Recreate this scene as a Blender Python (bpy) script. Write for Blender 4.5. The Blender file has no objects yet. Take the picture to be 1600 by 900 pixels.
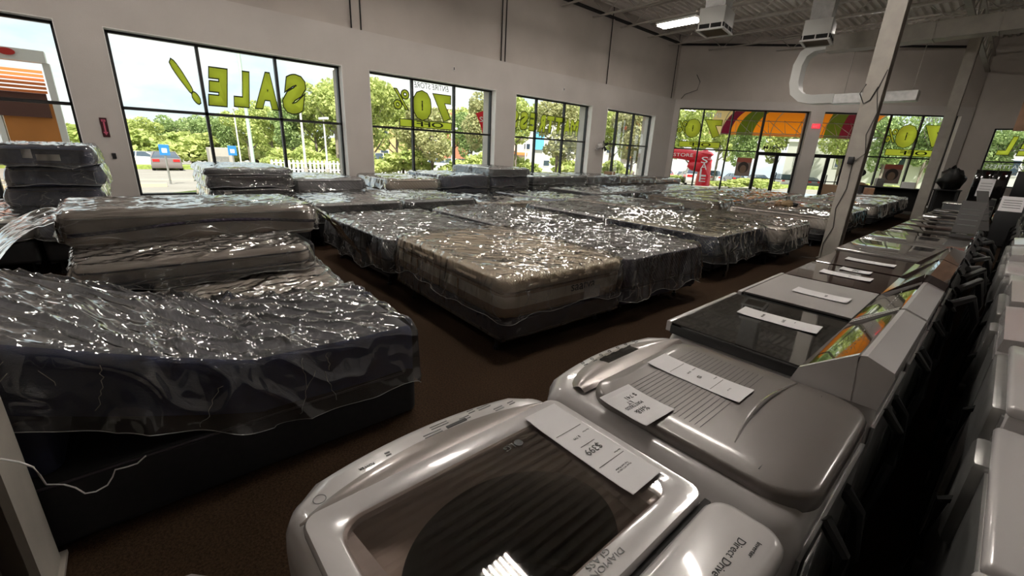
import bpy, bmesh, math, random
from mathutils import Vector, Matrix, noise
PI = math.pi
random.seed(7)
SC = bpy.context.scene
COL = SC.collection

# ------------------------------------------------------------------ camera, world, sun, exposure
EYE = 1.68
RM = ((0.6558643571604988, -0.2596375058418133, 0.7088231870972395),
      (0.7535943007791055, 0.17044445430582056, -0.6348577146334777),
      (0.044017892267768255, 0.9505456609530304, 0.30744978712575116))
FPX = 663.0
cam_d = bpy.data.cameras.new('camera'); cam = bpy.data.objects.new('camera', cam_d); COL.objects.link(cam)
m = Matrix([list(r) + [0] for r in RM] + [[0, 0, 0, 1]])
m.translation = (0, 0, EYE)
cam.matrix_world = m
cam_d.sensor_width = 36; cam_d.lens = FPX / 1600 * 36; cam_d.clip_start = .02; cam_d.clip_end = 600
SC.camera = cam
SC.view_settings.view_transform = 'Standard'; SC.view_settings.look = 'None'
SC.view_settings.gamma = 1; SC.view_settings.use_curve_mapping = False
SC.view_settings.exposure = 0.62
TUBE = 75.0         # fluorescent tube strength
SKY = 1.05
w = bpy.data.worlds.new('sky'); SC.world = w; w.use_nodes = True
nt = w.node_tree; nt.nodes.clear()
def N(t, k, **kw):
    n = t.nodes.new(k)
    for a, b in kw.items(): setattr(n, a, b)
    return n
tc = N(nt, 'ShaderNodeTexCoord'); mp = N(nt, 'ShaderNodeMapping'); mp.inputs['Scale'].default_value = (1, 1, 2.6)
ns = N(nt, 'ShaderNodeTexNoise'); ns.inputs['Scale'].default_value = 3.2; ns.inputs['Detail'].default_value = 7; ns.inputs['Roughness'].default_value = .58
rp = N(nt, 'ShaderNodeValToRGB'); e = rp.color_ramp.elements
e[0].position = .36; e[0].color = (.52, .68, .80, 1); e[1].position = .56; e[1].color = (.82, .83, .80, 1)
q = rp.color_ramp.elements.new(.46); q.color = (.64, .71, .72, 1)
q = rp.color_ramp.elements.new(.72); q.color = (.50, .52, .51, 1)
bg = N(nt, 'ShaderNodeBackground'); bg.inputs['Strength'].default_value = SKY
wo = N(nt, 'ShaderNodeOutputWorld')
L = nt.links.new
L(tc.outputs['Generated'], mp.inputs[0]); L(mp.outputs[0], ns.inputs['Vector']); L(ns.outputs['Fac'], rp.inputs[0]); L(rp.outputs[0], bg.inputs['Color']); L(bg.outputs[0], wo.inputs[0])
sun_d = bpy.data.lights.new('sun', 'SUN'); sun = bpy.data.objects.new('sun', sun_d); COL.objects.link(sun)
sun_d.energy = 6.5; sun_d.angle = .02; sun_d.color = (1, .96, .86)
sun.rotation_euler = (math.radians(38), 0, math.radians(70))     # high, from behind the shop

def ray(px, py):
    v = Vector((px - 800, -(py - 450), -FPX)).normalized()
    return Vector([sum(RM[i][j] * v[j] for j in range(3)) for i in range(3)])
def onz(px, py, z):
    r = ray(px, py); t = (z - EYE) / r.z; return Vector((0, 0, EYE)) + r * t
def far(px, py, D):            # the point at horizontal distance D in the direction of a picture point
    r = ray(px, py); t = D / math.hypot(r.x, r.y); return Vector((0, 0, EYE)) + r * t

# ------------------------------------------------------------------ helpers
class MB:
    def __init__(s): s.v = []; s.f = []; s.m = []
    def add(s, vs, fs, mi=0):
        o = len(s.v); s.v += [tuple(p) for p in vs]
        s.f += [tuple(i + o for i in f) for f in fs]; s.m += [mi] * len(fs); return s
    def box(s, x0, x1, y0, y1, z0, z1, mi=0):
        vs = [(x, y, z) for z in (z0, z1) for y in (y0, y1) for x in (x0, x1)]
        return s.add(vs, [(0, 2, 3, 1), (4, 5, 7, 6), (0, 1, 5, 4), (2, 6, 7, 3), (0, 4, 6, 2), (1, 3, 7, 5)], mi)
    def bbox(s, x0, x1, y0, y1, z0, z1, r=.01, seg=2, mi=0):
        b = bmesh.new(); bmesh.ops.create_cube(b, size=1)
        for v in b.verts: v.co = Vector(((x0 + x1) / 2 + v.co.x * (x1 - x0), (y0 + y1) / 2 + v.co.y * (y1 - y0), (z0 + z1) / 2 + v.co.z * (z1 - z0)))
        bmesh.ops.bevel(b, geom=b.edges[:], offset=r, segments=seg, affect='EDGES', profile=.5)
        b.verts.index_update()
        s.add([v.co[:] for v in b.verts], [[v.index for v in f.verts] for f in b.faces], mi); b.free(); return s
    def rings(s, rings, cap0=True, cap1=True, mi=0):
        n = len(rings[0]); vs = [p for r in rings for p in r]; fs = []
        for k in range(len(rings) - 1):
            for i in range(n):
                j = (i + 1) % n; fs.append((k * n + i, k * n + j, (k + 1) * n + j, (k + 1) * n + i))
        if cap0: fs.append(tuple(range(n - 1, -1, -1)))
        if cap1: fs.append(tuple((len(rings) - 1) * n + i for i in range(n)))
        return s.add(vs, fs, mi)
    def tube(s, pts, r, n=8, mi=0, closed=False):
        pts = [Vector(p) for p in pts]; rr = []
        for i, p in enumerate(pts):
            a = pts[i - 1] if (i > 0 or closed) else p; b = pts[(i + 1) % len(pts)] if (i < len(pts) - 1 or closed) else p
            t = (b - a).normalized(); u = t.cross(Vector((0, 0, 1)))
            if u.length < .05: u = t.cross(Vector((0, 1, 0)))
            u.normalize(); w_ = t.cross(u); q = r[i] if isinstance(r, (list, tuple)) else r
            rr.append([p + u * math.cos(2 * PI * k / n) * q + w_ * math.sin(2 * PI * k / n) * q for k in range(n)])
        if closed: rr.append(rr[0])
        return s.rings(rr, not closed, not closed, mi)
    def bar(s, a, b, wy, wz, mi=0):      # a straight bar with rectangular section
        a = Vector(a); b = Vector(b); t = (b - a).normalized(); u = t.cross(Vector((0, 0, 1)))
        if u.length < .05: u = Vector((0, 1, 0))
        u.normalize(); v = u.cross(t)
        return s.rings([[p + u * sx * wy / 2 + v * sz * wz / 2 for sx, sz in ((-1, -1), (1, -1), (1, 1), (-1, 1))] for p in (a, b)], mi=mi)
    def prism(s, poly, z0, z1, mi=0):
        return s.rings([[(x, y, z0) for x, y in poly], [(x, y, z1) for x, y in poly]], mi=mi)
    def build(s, name, mats, parent=None, smooth=40, loc=None, rz=0):
        me = bpy.data.meshes.new(name); me.from_pydata(s.v, [], s.f)
        mats = mats if isinstance(mats, (list, tuple)) else [mats]
        for k in mats: me.materials.append(k)
        if len(mats) > 1: me.polygons.foreach_set('material_index', s.m)
        me.update()
        b = bmesh.new(); b.from_mesh(me); bmesh.ops.recalc_face_normals(b, faces=b.faces[:]) if smooth != -1 else None; b.to_mesh(me); b.free()
        if smooth:
            me.polygons.foreach_set('use_smooth', [True] * len(me.polygons))
            if smooth > 0: me.set_sharp_from_angle(angle=math.radians(smooth))
        o = bpy.data.objects.new(name, me); COL.objects.link(o)
        if parent is not None: o.parent = parent
        if loc is not None: o.location = loc
        o.rotation_euler.z = rz
        return o
def tag(o, label=None, cat=None, group=None, kind=None):
    for k, v in (('label', label), ('category', cat), ('group', group), ('kind', kind)):
        if v: o[k] = v
    return o
def thing(name, label, cat, loc=(0, 0, 0), rz=0, group=None):
    o = bpy.data.objects.new(name, None); COL.objects.link(o); o.empty_display_size = .1
    o.location = loc; o.rotation_euler.z = rz
    return tag(o, label, cat, group)
def copy_tree(o, parent=None):
    c = o.copy(); COL.objects.link(c); c.parent = parent
    for ch in KIDS(o): copy_tree(ch, c)
    return c
def KIDS(o): return [x for x in COL.objects if x.parent == o]

def rrect(a, b, r, n=8, ins=0.0):        # rounded rectangle half sizes a, b
    a -= ins; b -= ins; r = max(min(r - ins, a, b), .002); P = []
    for cx_, cy_, t0 in ((a - r, b - r, 0), (-a + r, b - r, PI / 2), (-a + r, -b + r, PI), (a - r, -b + r, 1.5 * PI)):
        for k in range(n + 1):
            t = t0 + k * PI / 2 / n; P.append((cx_ + r * math.cos(t), cy_ + r * math.sin(t)))
    return P
def perim(a, b, r, n):                   # n evenly spaced points and outward normals
    P = rrect(a, b, r, 6); L_ = []; tot = 0
    for i in range(len(P)):
        q = P[(i + 1) % len(P)]; d = math.dist(P[i], q); L_.append((tot, d, P[i], q)); tot += d
    out = []; j = 0
    for k in range(n):
        t = tot * k / n
        while j < len(L_) - 1 and L_[j][0] + L_[j][1] <= t: j += 1
        s0, d, p, q = L_[j]; f = (t - s0) / d if d else 0
        x = p[0] + (q[0] - p[0]) * f; y = p[1] + (q[1] - p[1]) * f
        tx, ty = (q[0] - p[0]) / d, (q[1] - p[1]) / d
        out.append((x, y, ty, -tx))
    return out

# ------------------------------------------------------------------ materials
def mat(name, col, rough=.5, metal=0, coat=0, emit=None, es=0, spec=.5, var=0, vscale=3, bump=0, bscale=40, coatr=.05, tr=0):
    m = bpy.data.materials.new(name); m.use_nodes = True; t = m.node_tree; b = t.nodes['Principled BSDF']
    c = tuple(col) + (1,)
    b.inputs['Base Color'].default_value = c; b.inputs['Roughness'].default_value = rough; b.inputs['Metallic'].default_value = metal
    b.inputs['Coat Weight'].default_value = coat; b.inputs['Coat Roughness'].default_value = coatr; b.inputs['Specular IOR Level'].default_value = spec
    if emit: b.inputs['Emission Color'].default_value = tuple(emit) + (1,); b.inputs['Emission Strength'].default_value = es
    if var or bump:
        g = N(t, 'ShaderNodeTexCoord')
    if var:
        n = N(t, 'ShaderNodeTexNoise'); n.inputs['Scale'].default_value = vscale; n.inputs['Detail'].default_value = 5
        x = N(t, 'ShaderNodeMixRGB', blend_type='MULTIPLY'); x.inputs[0].default_value = 1; x.inputs[1].default_value = c
        r = N(t, 'ShaderNodeMapRange'); r.inputs[1].default_value = .3; r.inputs[2].default_value = .7; r.inputs[3].default_value = 1 - var; r.inputs[4].default_value = 1 + var
        t.links.new(g.outputs['Object'], n.inputs['Vector']); t.links.new(n.outputs['Fac'], r.inputs[0]); t.links.new(r.outputs[0], x.inputs[2]); t.links.new(x.outputs[0], b.inputs['Base Color'])
    if bump:
        n2 = N(t, 'ShaderNodeTexNoise'); n2.inputs['Scale'].default_value = bscale; n2.inputs['Detail'].default_value = 3
        bp = N(t, 'ShaderNodeBump'); bp.inputs['Strength'].default_value = bump; bp.inputs['Distance'].default_value = .01
        t.links.new(g.outputs['Object'], n2.inputs['Vector']); t.links.new(n2.outputs['Fac'], bp.inputs['Height']); t.links.new(bp.outputs[0], b.inputs['Normal'])
    return m
M = {}
M['wall'] = mat('wall_paint', (.54, .50, .47), .85, var=.05, vscale=1.2, bump=.15, bscale=60)
M['wall_up'] = mat('upper_wall_block', (.50, .45, .41), .9, var=.07, vscale=1.0, bump=.2, bscale=50)
M['sill'] = mat('reveal_white', (.84, .83, .81), .5)
M['black'] = mat('black_frame', (.012, .012, .013), .45)
M['steel'] = mat('painted_steel', (.36, .33, .29), .55, var=.1, vscale=5)
M['deck'] = mat('roof_deck', (.66, .62, .57), .6, var=.12, vscale=2)
M['dark'] = mat('dark_recess', (.01, .009, .009), .8)
M['tubeglow'] = mat('fluorescent_tube', (1, 1, 1), .4, emit=(1, .93, .85), es=TUBE)
M['white'] = mat('white_enamel', (.56, .535, .53), .25, coat=.5)
M['housing'] = mat('white_housing', (.7, .7, .68), .5)
M['chrome'] = mat('chrome', (.75, .74, .72), .12, 1)
M['galv'] = mat('galvanised_steel', (.42, .42, .41), .38, .8, var=.15, vscale=9)
M['greylid'] = mat('grey_lid', (.125, .107, .097), .38, metal=.15, coat=.35, coatr=.12)
M['greyband'] = mat('grey_band', (.22, .19, .175), .3, metal=.3, coat=.3)
M['blackgloss'] = mat('black_gloss', (.012, .011, .011), .07, coat=1, coatr=.02)
M['maroongloss'] = mat('dark_brown_gloss', (.035, .016, .014), .08, coat=1, coatr=.02)
M['lightgloss'] = mat('light_grey_gloss', (.27, .25, .24), .14, metal=.3, coat=1, coatr=.03)
M['film'] = mat('translucent_film', (.42, .40, .39), .35, coat=.3)
M['ink'] = mat('black_ink', (.01, .01, .01), .6)
M['inkgrey'] = mat('grey_ink', (.2, .2, .2), .6)
M['paper'] = mat('paper', (.78, .76, .77), .6)
M['rubber'] = mat('black_rubber', (.012, .012, .012), .5)
M['wood'] = mat('wood', (.30, .16, .09), .5, var=.3, vscale=6)
M['red'] = mat('red_paint', (.55, .03, .025), .4)
M['cardboard'] = mat('cardboard', (.34, .22, .13), .8)
M['lime'] = mat('lime_window_paint', (.50, .56, .07), .7, var=.12, vscale=4, emit=None)
M['limeedge'] = mat('window_paint_outline', (.035, .045, .012), .7)
def translucent(m, col, k):
    t = m.node_tree; tl = N(t, 'ShaderNodeBsdfTranslucent'); tl.inputs[0].default_value = tuple(col) + (1,); mx = N(t, 'ShaderNodeMixShader'); mx.inputs[0].default_value = k
    t.links.new(t.nodes['Principled BSDF'].outputs[0], mx.inputs[1]); t.links.new(tl.outputs[0], mx.inputs[2]); t.links.new(mx.outputs[0], t.nodes['Material Output'].inputs[0])
translucent(M['lime'], (.78, .82, .24), .85)
def glassy(name, tint, gcol=(1, 1, 1), rough=.01, k=.9, base=.04, blend=.35):
    m = bpy.data.materials.new(name); m.use_nodes = True; t = m.node_tree; t.nodes.clear()
    tr = N(t, 'ShaderNodeBsdfTransparent'); tr.inputs[0].default_value = tuple(tint) + (1,)
    gl = N(t, 'ShaderNodeBsdfGlossy'); gl.inputs['Color'].default_value = tuple(gcol) + (1,); gl.inputs['Roughness'].default_value = rough
    lw = N(t, 'ShaderNodeLayerWeight'); lw.inputs[0].default_value = blend
    ma = N(t, 'ShaderNodeMath', operation='MULTIPLY_ADD'); ma.inputs[1].default_value = k; ma.inputs[2].default_value = base; ma.use_clamp = True
    mx = N(t, 'ShaderNodeMixShader'); o = N(t, 'ShaderNodeOutputMaterial')
    t.links.new(lw.outputs['Fresnel'], ma.inputs[0]); t.links.new(ma.outputs[0], mx.inputs[0]); t.links.new(tr.outputs[0], mx.inputs[1]); t.links.new(gl.outputs[0], mx.inputs[2]); t.links.new(mx.outputs[0], o.inputs[0])
    return m
M['pane'] = glassy('window_pane', (.97, .98, .97), k=.35, base=.01, blend=.2)
M['lidglass'] = glassy('tinted_lid_glass', (.92, .88, .86), rough=.02, k=.6, base=.035, blend=.25)
M['lidglassdark'] = glassy('dark_lid_glass', (.10, .095, .10), rough=.02, k=.7, base=.04, blend=.3)
M['acrylic'] = glassy('smoky_acrylic', (.55, .54, .53), rough=.1, k=.6, base=.1)
def plastic(name, scale=(4, 13, 6), rot=.8, strength=.8, haze=.045, k=3.6, base=.0, rough=.1, dist=.03, blend=.3):
    m = bpy.data.materials.new(name); m.use_nodes = True; t = m.node_tree; t.nodes.clear()
    g = N(t, 'ShaderNodeTexCoord'); mp = N(t, 'ShaderNodeMapping'); mp.vector_type = 'TEXTURE'; mp.inputs['Scale'].default_value = tuple(1 / q for q in scale)
    n1 = N(t, 'ShaderNodeTexNoise'); n1.inputs['Scale'].default_value = 1; n1.noise_type = 'RIDGED_MULTIFRACTAL'; n1.inputs['Detail'].default_value = 1.6; n1.inputs['Roughness'].default_value = .45; n1.inputs['Distortion'].default_value = .5; mp.inputs['Rotation'].default_value = (0, 0, rot)
    bp = N(t, 'ShaderNodeBump'); bp.inputs['Strength'].default_value = strength; bp.inputs['Distance'].default_value = dist
    t.links.new(g.outputs['Object'], mp.inputs[0]); t.links.new(mp.outputs[0], n1.inputs['Vector']); t.links.new(n1.outputs['Fac'], bp.inputs['Height'])
    tr = N(t, 'ShaderNodeBsdfTransparent'); tr.inputs[0].default_value = (.96, .96, .96, 1)
    gl = N(t, 'ShaderNodeBsdfGlossy'); gl.inputs['Roughness'].default_value = rough
    df = N(t, 'ShaderNodeBsdfDiffuse'); df.inputs[0].default_value = (.8, .8, .8, 1)
    lw = N(t, 'ShaderNodeLayerWeight'); lw.inputs[0].default_value = blend
    ma = N(t, 'ShaderNodeMath', operation='MULTIPLY_ADD'); ma.inputs[1].default_value = k; ma.inputs[2].default_value = base; ma.use_clamp = True
    m1 = N(t, 'ShaderNodeMixShader'); m1.inputs[0].default_value = haze; m2 = N(t, 'ShaderNodeMixShader'); o = N(t, 'ShaderNodeOutputMaterial')
    t.links.new(bp.outputs[0], gl.inputs['Normal']); t.links.new(bp.outputs[0], lw.inputs['Normal'])
    t.links.new(tr.outputs[0], m1.inputs[1]); t.links.new(df.outputs[0], m1.inputs[2])
    t.links.new(lw.outputs['Fresnel'], ma.inputs[0]); t.links.new(ma.outputs[0], m2.inputs[0]); t.links.new(m1.outputs[0], m2.inputs[1]); t.links.new(gl.outputs[0], m2.inputs[2]); t.links.new(m2.outputs[0], o.inputs[0])
    return m
M['wrap'] = plastic('clear_plastic_wrap')
M['wraplong'] = plastic('clear_plastic_wrap_lengthwise', scale=(14, 3.5, 7), rot=.1)
M['wrapnear'] = plastic('clear_plastic_wrap_near', scale=(2.2, 12, 6), rot=.8, strength=.75, haze=.045, k=3.8)
M['hem'] = glassy('fold_edge_highlight', (1, 1, 1), rough=.5, k=.2, base=.25)  # pale strands standing in for highlights along plastic hems and creases
M['wrapfar'] = plastic('clear_plastic_wrap_loose', scale=(2.5, 8, 5), strength=.8, dist=.03, haze=.06)
def quilt(name, col, col2=None, sc=14, kind='diamond', strength=.4, rough=.8, top=None):
    m = bpy.data.materials.new(name); m.use_nodes = True; t = m.node_tree; b = t.nodes['Principled BSDF']
    b.inputs['Roughness'].default_value = rough; b.inputs['Base Color'].default_value = tuple(col) + (1,); b.inputs['Sheen Weight'].default_value = .2
    g = N(t, 'ShaderNodeTexCoord'); wv = N(t, 'ShaderNodeTexWave'); wv.inputs['Scale'].default_value = sc; wv.inputs['Distortion'].default_value = 2.0 if kind == 'wavy' else .3
    wv.bands_direction = 'DIAGONAL' if kind == 'diamond' else 'Z'; wv.inputs['Detail Scale'].default_value = 2.2
    bp = N(t, 'ShaderNodeBump'); bp.inputs['Strength'].default_value = strength; bp.inputs['Distance'].default_value = .01
    t.links.new(g.outputs['Object'], wv.inputs['Vector']); t.links.new(wv.outputs['Fac'], bp.inputs['Height']); t.links.new(bp.outputs[0], b.inputs['Normal'])
    if col2:
        x = N(t, 'ShaderNodeMixRGB'); x.inputs[1].default_value = tuple(col) + (1,); x.inputs[2].default_value = tuple(col2) + (1,)
        t.links.new(wv.outputs['Fac'], x.inputs[0]); t.links.new(x.outputs[0], b.inputs['Base Color'])
    if top:      # pale top panel, dark border
        sp = N(t, 'ShaderNodeSeparateXYZ'); gt = N(t, 'ShaderNodeMath', operation='GREATER_THAN'); gt.inputs[1].default_value = .75; x2 = N(t, 'ShaderNodeMixRGB'); x2.inputs[2].default_value = tuple(top) + (1,)
        t.links.new(g.outputs['Normal'], sp.inputs[0]); t.links.new(sp.outputs['Z'], gt.inputs[0]); t.links.new(gt.outputs[0], x2.inputs[0]); t.links.new(x.outputs[0], x2.inputs[1]); t.links.new(x2.outputs[0], b.inputs['Base Color'])
    return m
Q = dict(khakinavy=quilt('navy_border_khaki_top', (.010, .017, .05), (.02, .03, .075), 16, top=(.40, .36, .26)), silvernavy=quilt('navy_border_grey_top', (.012, .022, .075), (.016, .028, .09), 60, 'z', .15, top=(.12, .12, .135)),
    cream=mat('cream_banded_ticking', (.55, .46, .35), .85), beige=quilt('beige_ticking', (.60, .51, .40), (.50, .42, .33), 8),
    ivory=quilt('ivory_ticking', (.62, .55, .47), (.55, .48, .41), 8),
    white=quilt('white_ticking', (.70, .67, .63), (.64, .61, .57), 9),
    taupe=quilt('taupe_knit', (.42, .36, .31), (.39, .335, .29), 40, 'z', .1),
    navy=quilt('navy_ticking', (.010, .017, .05), (.014, .022, .06), 60, 'z', .15),
    plum=quilt('plum_ticking', (.022, .014, .035), (.03, .02, .045), 14, top=(.26, .24, .24)),
    black=quilt('black_ticking', (.012, .012, .014), (.02, .02, .022), 14, top=(.36, .36, .36)),
    charcoal=quilt('charcoal_ticking', (.045, .045, .052), (.055, .055, .062), 14, top=(.44, .43, .42)),
    grey=quilt('grey_ticking', (.15, .14, .15), (.17, .16, .17), 10, top=(.46, .45, .44)),
    blue=quilt('pale_blue_ticking', (.30, .33, .44), (.35, .38, .47), 12),
    tan=quilt('tan_floral_ticking', (.27, .20, .13), (.14, .095, .05), 9, 'wavy'),
    found=mat('foundation_cloth', (.006, .0055, .0065), .8, var=.3, vscale=30),
    navyfound=mat('navy_foundation_cloth', (.012, .015, .038), .6, var=.3, vscale=12),
    cord=mat('brown_piping', (.25, .16, .09), .7), corddark=mat('dark_piping', (.03, .022, .03), .6), cordwhite=mat('pale_piping', (.5, .48, .45), .7),
)
def banded(m):
    t = m.node_tree; b = t.nodes['Principled BSDF']; g = N(t, 'ShaderNodeTexCoord'); x = N(t, 'ShaderNodeSeparateXYZ'); r = N(t, 'ShaderNodeValToRGB'); r.color_ramp.interpolation = 'CONSTANT'
    mr = N(t, 'ShaderNodeMapRange'); mr.inputs[1].default_value = 0; mr.inputs[2].default_value = .34
    e = r.color_ramp.elements; e[0].color = (.42, .30, .20, 1); e[1].position = .27; e[1].color = (.74, .66, .54, 1)
    for p_, c_ in ((.56, (.46, .34, .23, 1)), (.66, (.72, .61, .47, 1))): q_ = e.new(p_); q_.color = c_
    sx = N(t, 'ShaderNodeMath', operation='ADD'); w1 = N(t, 'ShaderNodeMath', operation='PINGPONG'); w1.inputs[1].default_value = .05
    ad = N(t, 'ShaderNodeMath', operation='ADD'); ms = N(t, 'ShaderNodeMath', operation='MULTIPLY'); ms.inputs[1].default_value = 420; si = N(t, 'ShaderNodeMath', operation='SINE')
    bp = N(t, 'ShaderNodeBump'); bp.inputs['Strength'].default_value = .5; bp.inputs['Distance'].default_value = .006
    K = t.links.new; K(g.outputs['Object'], x.inputs[0]); K(x.outputs['Z'], mr.inputs[0]); K(mr.outputs[0], r.inputs[0]); K(r.outputs[0], b.inputs['Base Color'])
    K(x.outputs['X'], sx.inputs[0]); K(x.outputs['Y'], sx.inputs[1]); K(sx.outputs[0], w1.inputs[0]); K(w1.outputs[0], ad.inputs[0]); K(x.outputs['Z'], ad.inputs[1]); K(ad.outputs[0], ms.inputs[0]); K(ms.outputs[0], si.inputs[0]); K(si.outputs[0], bp.inputs['Height']); K(bp.outputs[0], b.inputs['Normal'])
banded(Q['cream'])
M['tag'] = mat('care_label_cloth', (.62, .58, .54), .7)
def carpet():
    m = mat('carpet', (.05, .034, .022), .95, spec=.1, bump=.6, bscale=350); t = m.node_tree; b = t.nodes['Principled BSDF']
    g = N(t, 'ShaderNodeTexCoord'); n = N(t, 'ShaderNodeTexNoise'); n.inputs['Scale'].default_value = 90; n.inputs['Detail'].default_value = 6; n.inputs['Roughness'].default_value = .75
    r = N(t, 'ShaderNodeValToRGB'); r.color_ramp.elements[0].position = .38; r.color_ramp.elements[0].color = (.016, .008, .004, 1); r.color_ramp.elements[1].position = .66; r.color_ramp.elements[1].color = (.055, .032, .018, 1)
    t.links.new(g.outputs['Object'], n.inputs['Vector']); t.links.new(n.outputs['Fac'], r.inputs[0]); t.links.new(r.outputs[0], b.inputs['Base Color']); return m
M['carpet'] = carpet()

# ------------------------------------------------------------------ the room
XG = -11.7; XI = -11.45; XO = -12.1         # wall A: glass, inner face, outer face
CR = (XG, 20.2)                              # corner on the glass line
UL = math.hypot(.775, .632); U = Vector((.775 / UL, .632 / UL, 0)); NB = Vector((.632 / UL, -.775 / UL, 0))   # wall B direction and inward normal
LEDGE = 4.33; TOP = 6.62; YC = 28.2; XR = 9.0; YB = -7.0
def struct(mb, name, mt, smooth=0): return tag(mb.build(name, mt, smooth=smooth), kind='structure')
Bm = Matrix(((U.x, -NB.x, 0, CR[0]), (U.y, -NB.y, 0, CR[1]), (0, 0, 1, 0), (0, 0, 0, 1)))   # wall B frame: (s, outward, z)
# floor
mb = MB(); mb.add([(XI, YB, 0), (XR, YB, 0), (XR, YC, 0), (-2, YC, 0), (XI, 20.3, 0)], [(0, 1, 2, 3, 4)]); struct(mb, 'floor', M['carpet'])
winA = [(-4.3, -.53), (.09, 4.36), (5.04, 9.2), (10.05, 14.02), (14.98, 18.55)]
WT = 3.48; SILL = .45
mb = MB(); ys = [YB] + [y for w_ in winA for y in w_] + [20.25]
for i in range(0, len(ys), 2): mb.box(XO, XI, ys[i], ys[i + 1], 0, LEDGE)
for a, b in winA: mb.box(XO, XI, a, b, WT, LEDGE); mb.box(XO, XI, a, b, 0, SILL)
mb.box(XO - .1, XI - .17, YB, 20.3, LEDGE, 7.4, 1)
struct(mb, 'wall_left', [M['wall'], M['wall_up']])
mb = MB()
for a, b in winA:                            # white reveals round each opening
    for y0, y1 in ((a, a + .012), (b - .012, b)): mb.box(XG + .03, XI + .004, y0, y1, SILL, WT)
    mb.box(XG + .03, XI + .004, a, b, WT - .012, WT + .001); mb.box(XG + .03, XI + .06, a, b, SILL - .02, SILL + .02)
struct(mb, 'trim_1', M['sill'])
mb = MB()
for y0, y1 in ((-4, -3.8), (4.72, 4.92), (9.46, 9.56), (14.9, 15.0), (19.9, 20.1)):
    mb.box(XI - .17, XI - .12, y0, y1, LEDGE, 7.2)
struct(mb, 'trim_2', M['wall_up'])
mb = MB()
for y in (4.70, 4.94, 9.44, 9.60, 14.86, 19.82): mb.tube([(XI - .10, y, LEDGE), (XI - .10, y, 7.2)], .018, 6)
struct(mb, 'trim_3', M['dark'])
# wall B: lower part with openings, pier, upper part
winB = [(.37, 6.1), (6.67, 12.08)]; WTB = 3.98
mb = MB(); mi_ = -.25
def bB(mb, s0, s1, o0, o1, z0, z1, mi=0):
    t = MB().box(s0, s1, o0, o1, z0, z1); mb.add([(Bm @ Vector(v))[:] for v in t.v], t.f, mi)
for s0, s1 in ((-.35, .37), (6.1, 6.67), (12.08, 12.5)): bB(mb, s0, s1, -.25, .3, 0, LEDGE)
for s0, s1 in winB: bB(mb, s0, s1, -.25, .3, WTB, LEDGE)
bB(mb, -.5, 12.6, -.08, .3, LEDGE, 7.4, 1)
for k_ in range(len(mb.m)): mb.m[k_] = 1 if k_ >= len(mb.m) - 6 else 0
struct(mb, 'wall_back', [M['wall'], M['wall_up']])
# wall C with the right-hand window
mb = MB(); x0c = -2.05
mb.box(x0c, -1.08, YC - .2, YC + .25, 0, LEDGE); mb.box(-1.08, 4.2, YC - .2, YC + .25, 3.48, LEDGE); mb.box(-1.08, 4.2, YC - .2, YC + .25, 0, 1.1); mb.box(4.2, XR, YC - .2, YC + .25, 0, LEDGE)
mb.box(x0c, XR, YC - .05, YC + .25, LEDGE, 7.4); struct(mb, 'wall_back_right', M['wall_up'])
mb = MB(); mb.box(XR, XR + .2, YB, YC + .2, 0, 7.4); struct(mb, 'wall_right', M['wall_up'])
mb = MB(); mb.box(XO, XR + .2, YB - .2, YB, 0, 7.4); struct(mb, 'wall_front', M['wall_up'])
# corrugated roof deck (flutes run with the long wall)
mb = MB(); P = []; x = XO - .6; P = []
while x < XR + .6:
    P += [(x, 7.0), (x + .09, 7.0), (x + .12, 7.075), (x + .20, 7.075)]; x += .23
for k in range(len(P) - 1):
    (xa, za), (xb, zb) = P[k], P[k + 1]
    mb.add([(xa, YB - .3, za), (xb, YB - .3, zb), (xb, YC + 1, zb), (xa, YC + 1, za)], [(0, 1, 2, 3)])
mb.box(XO - .6, XR + .6, YB - .3, YC + 1, 7.2, 7.35)
struct(mb, 'ceiling', M['deck'])
# dark angle strip standing in for the shadow gap at the wall tops
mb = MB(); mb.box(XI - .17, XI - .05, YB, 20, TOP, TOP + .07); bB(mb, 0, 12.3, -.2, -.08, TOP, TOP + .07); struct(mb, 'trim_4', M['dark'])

# windows: frame (parent), pane children
def window(k, a, b, zt, zs, cols, mid, T):
    mb = MB(); h = .028
    for c in cols: t = MB().box(c - h, c + h, -.05, .05, zs, zt); mb.add([T(v) for v in t.v], t.f)
    for z in (zs + h, mid, zt - h): t = MB().box(a, b, -.05, .05, z - h, z + h); mb.add([T(v) for v in t.v], t.f)
    o = tag(mb.build('window_%d' % k, M['black'], smooth=0), kind='structure')
    t = MB().box(a + .01, b - .01, -.004, .004, zs + .01, zt - .01); g = MB().add([T(v) for v in t.v], t.f)
    g.build('pane', M['pane'], o, smooth=0); return o
TA = lambda v: (XG - v[1], v[0], v[2])
TB = lambda v: (Bm @ Vector((v[0], v[1], v[2])))[:]
window(1, -4.3, -.53, WT, SILL, (-4.27, -3.0, -1.75, -.56), 2.14, TA)
window(2, .09, 4.36, WT, SILL, (.12, 1.48, 2.93, 4.33), 2.14, TA)
window(3, 5.04, 9.2, WT, SILL, (5.07, 6.37, 7.77, 9.17), 2.14, TA)
window(4, 10.05, 14.02, WT, SILL, (10.08, 11.22, 12.68, 13.99), 2.14, TA)
window(5, 14.98, 18.55, WT, SILL, (15.01, 15.98, 17.2, 18.52), 2.14, TA)
window(6, .37, 4.24, WTB, .1, (.4, 1.54, 2.86, 4.24), 2.15, TB)
window(7, 4.24, 6.1, WTB, 2.1, (4.27, 6.07), 2.13, TB)
window(8, 6.67, 8.13, WTB, 2.1, (6.7, 8.13), 2.13, TB)
window(9, 8.13, 12.08, WTB, .1, (8.16, 9.52, 10.78, 12.05), 2.15, TB)
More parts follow.
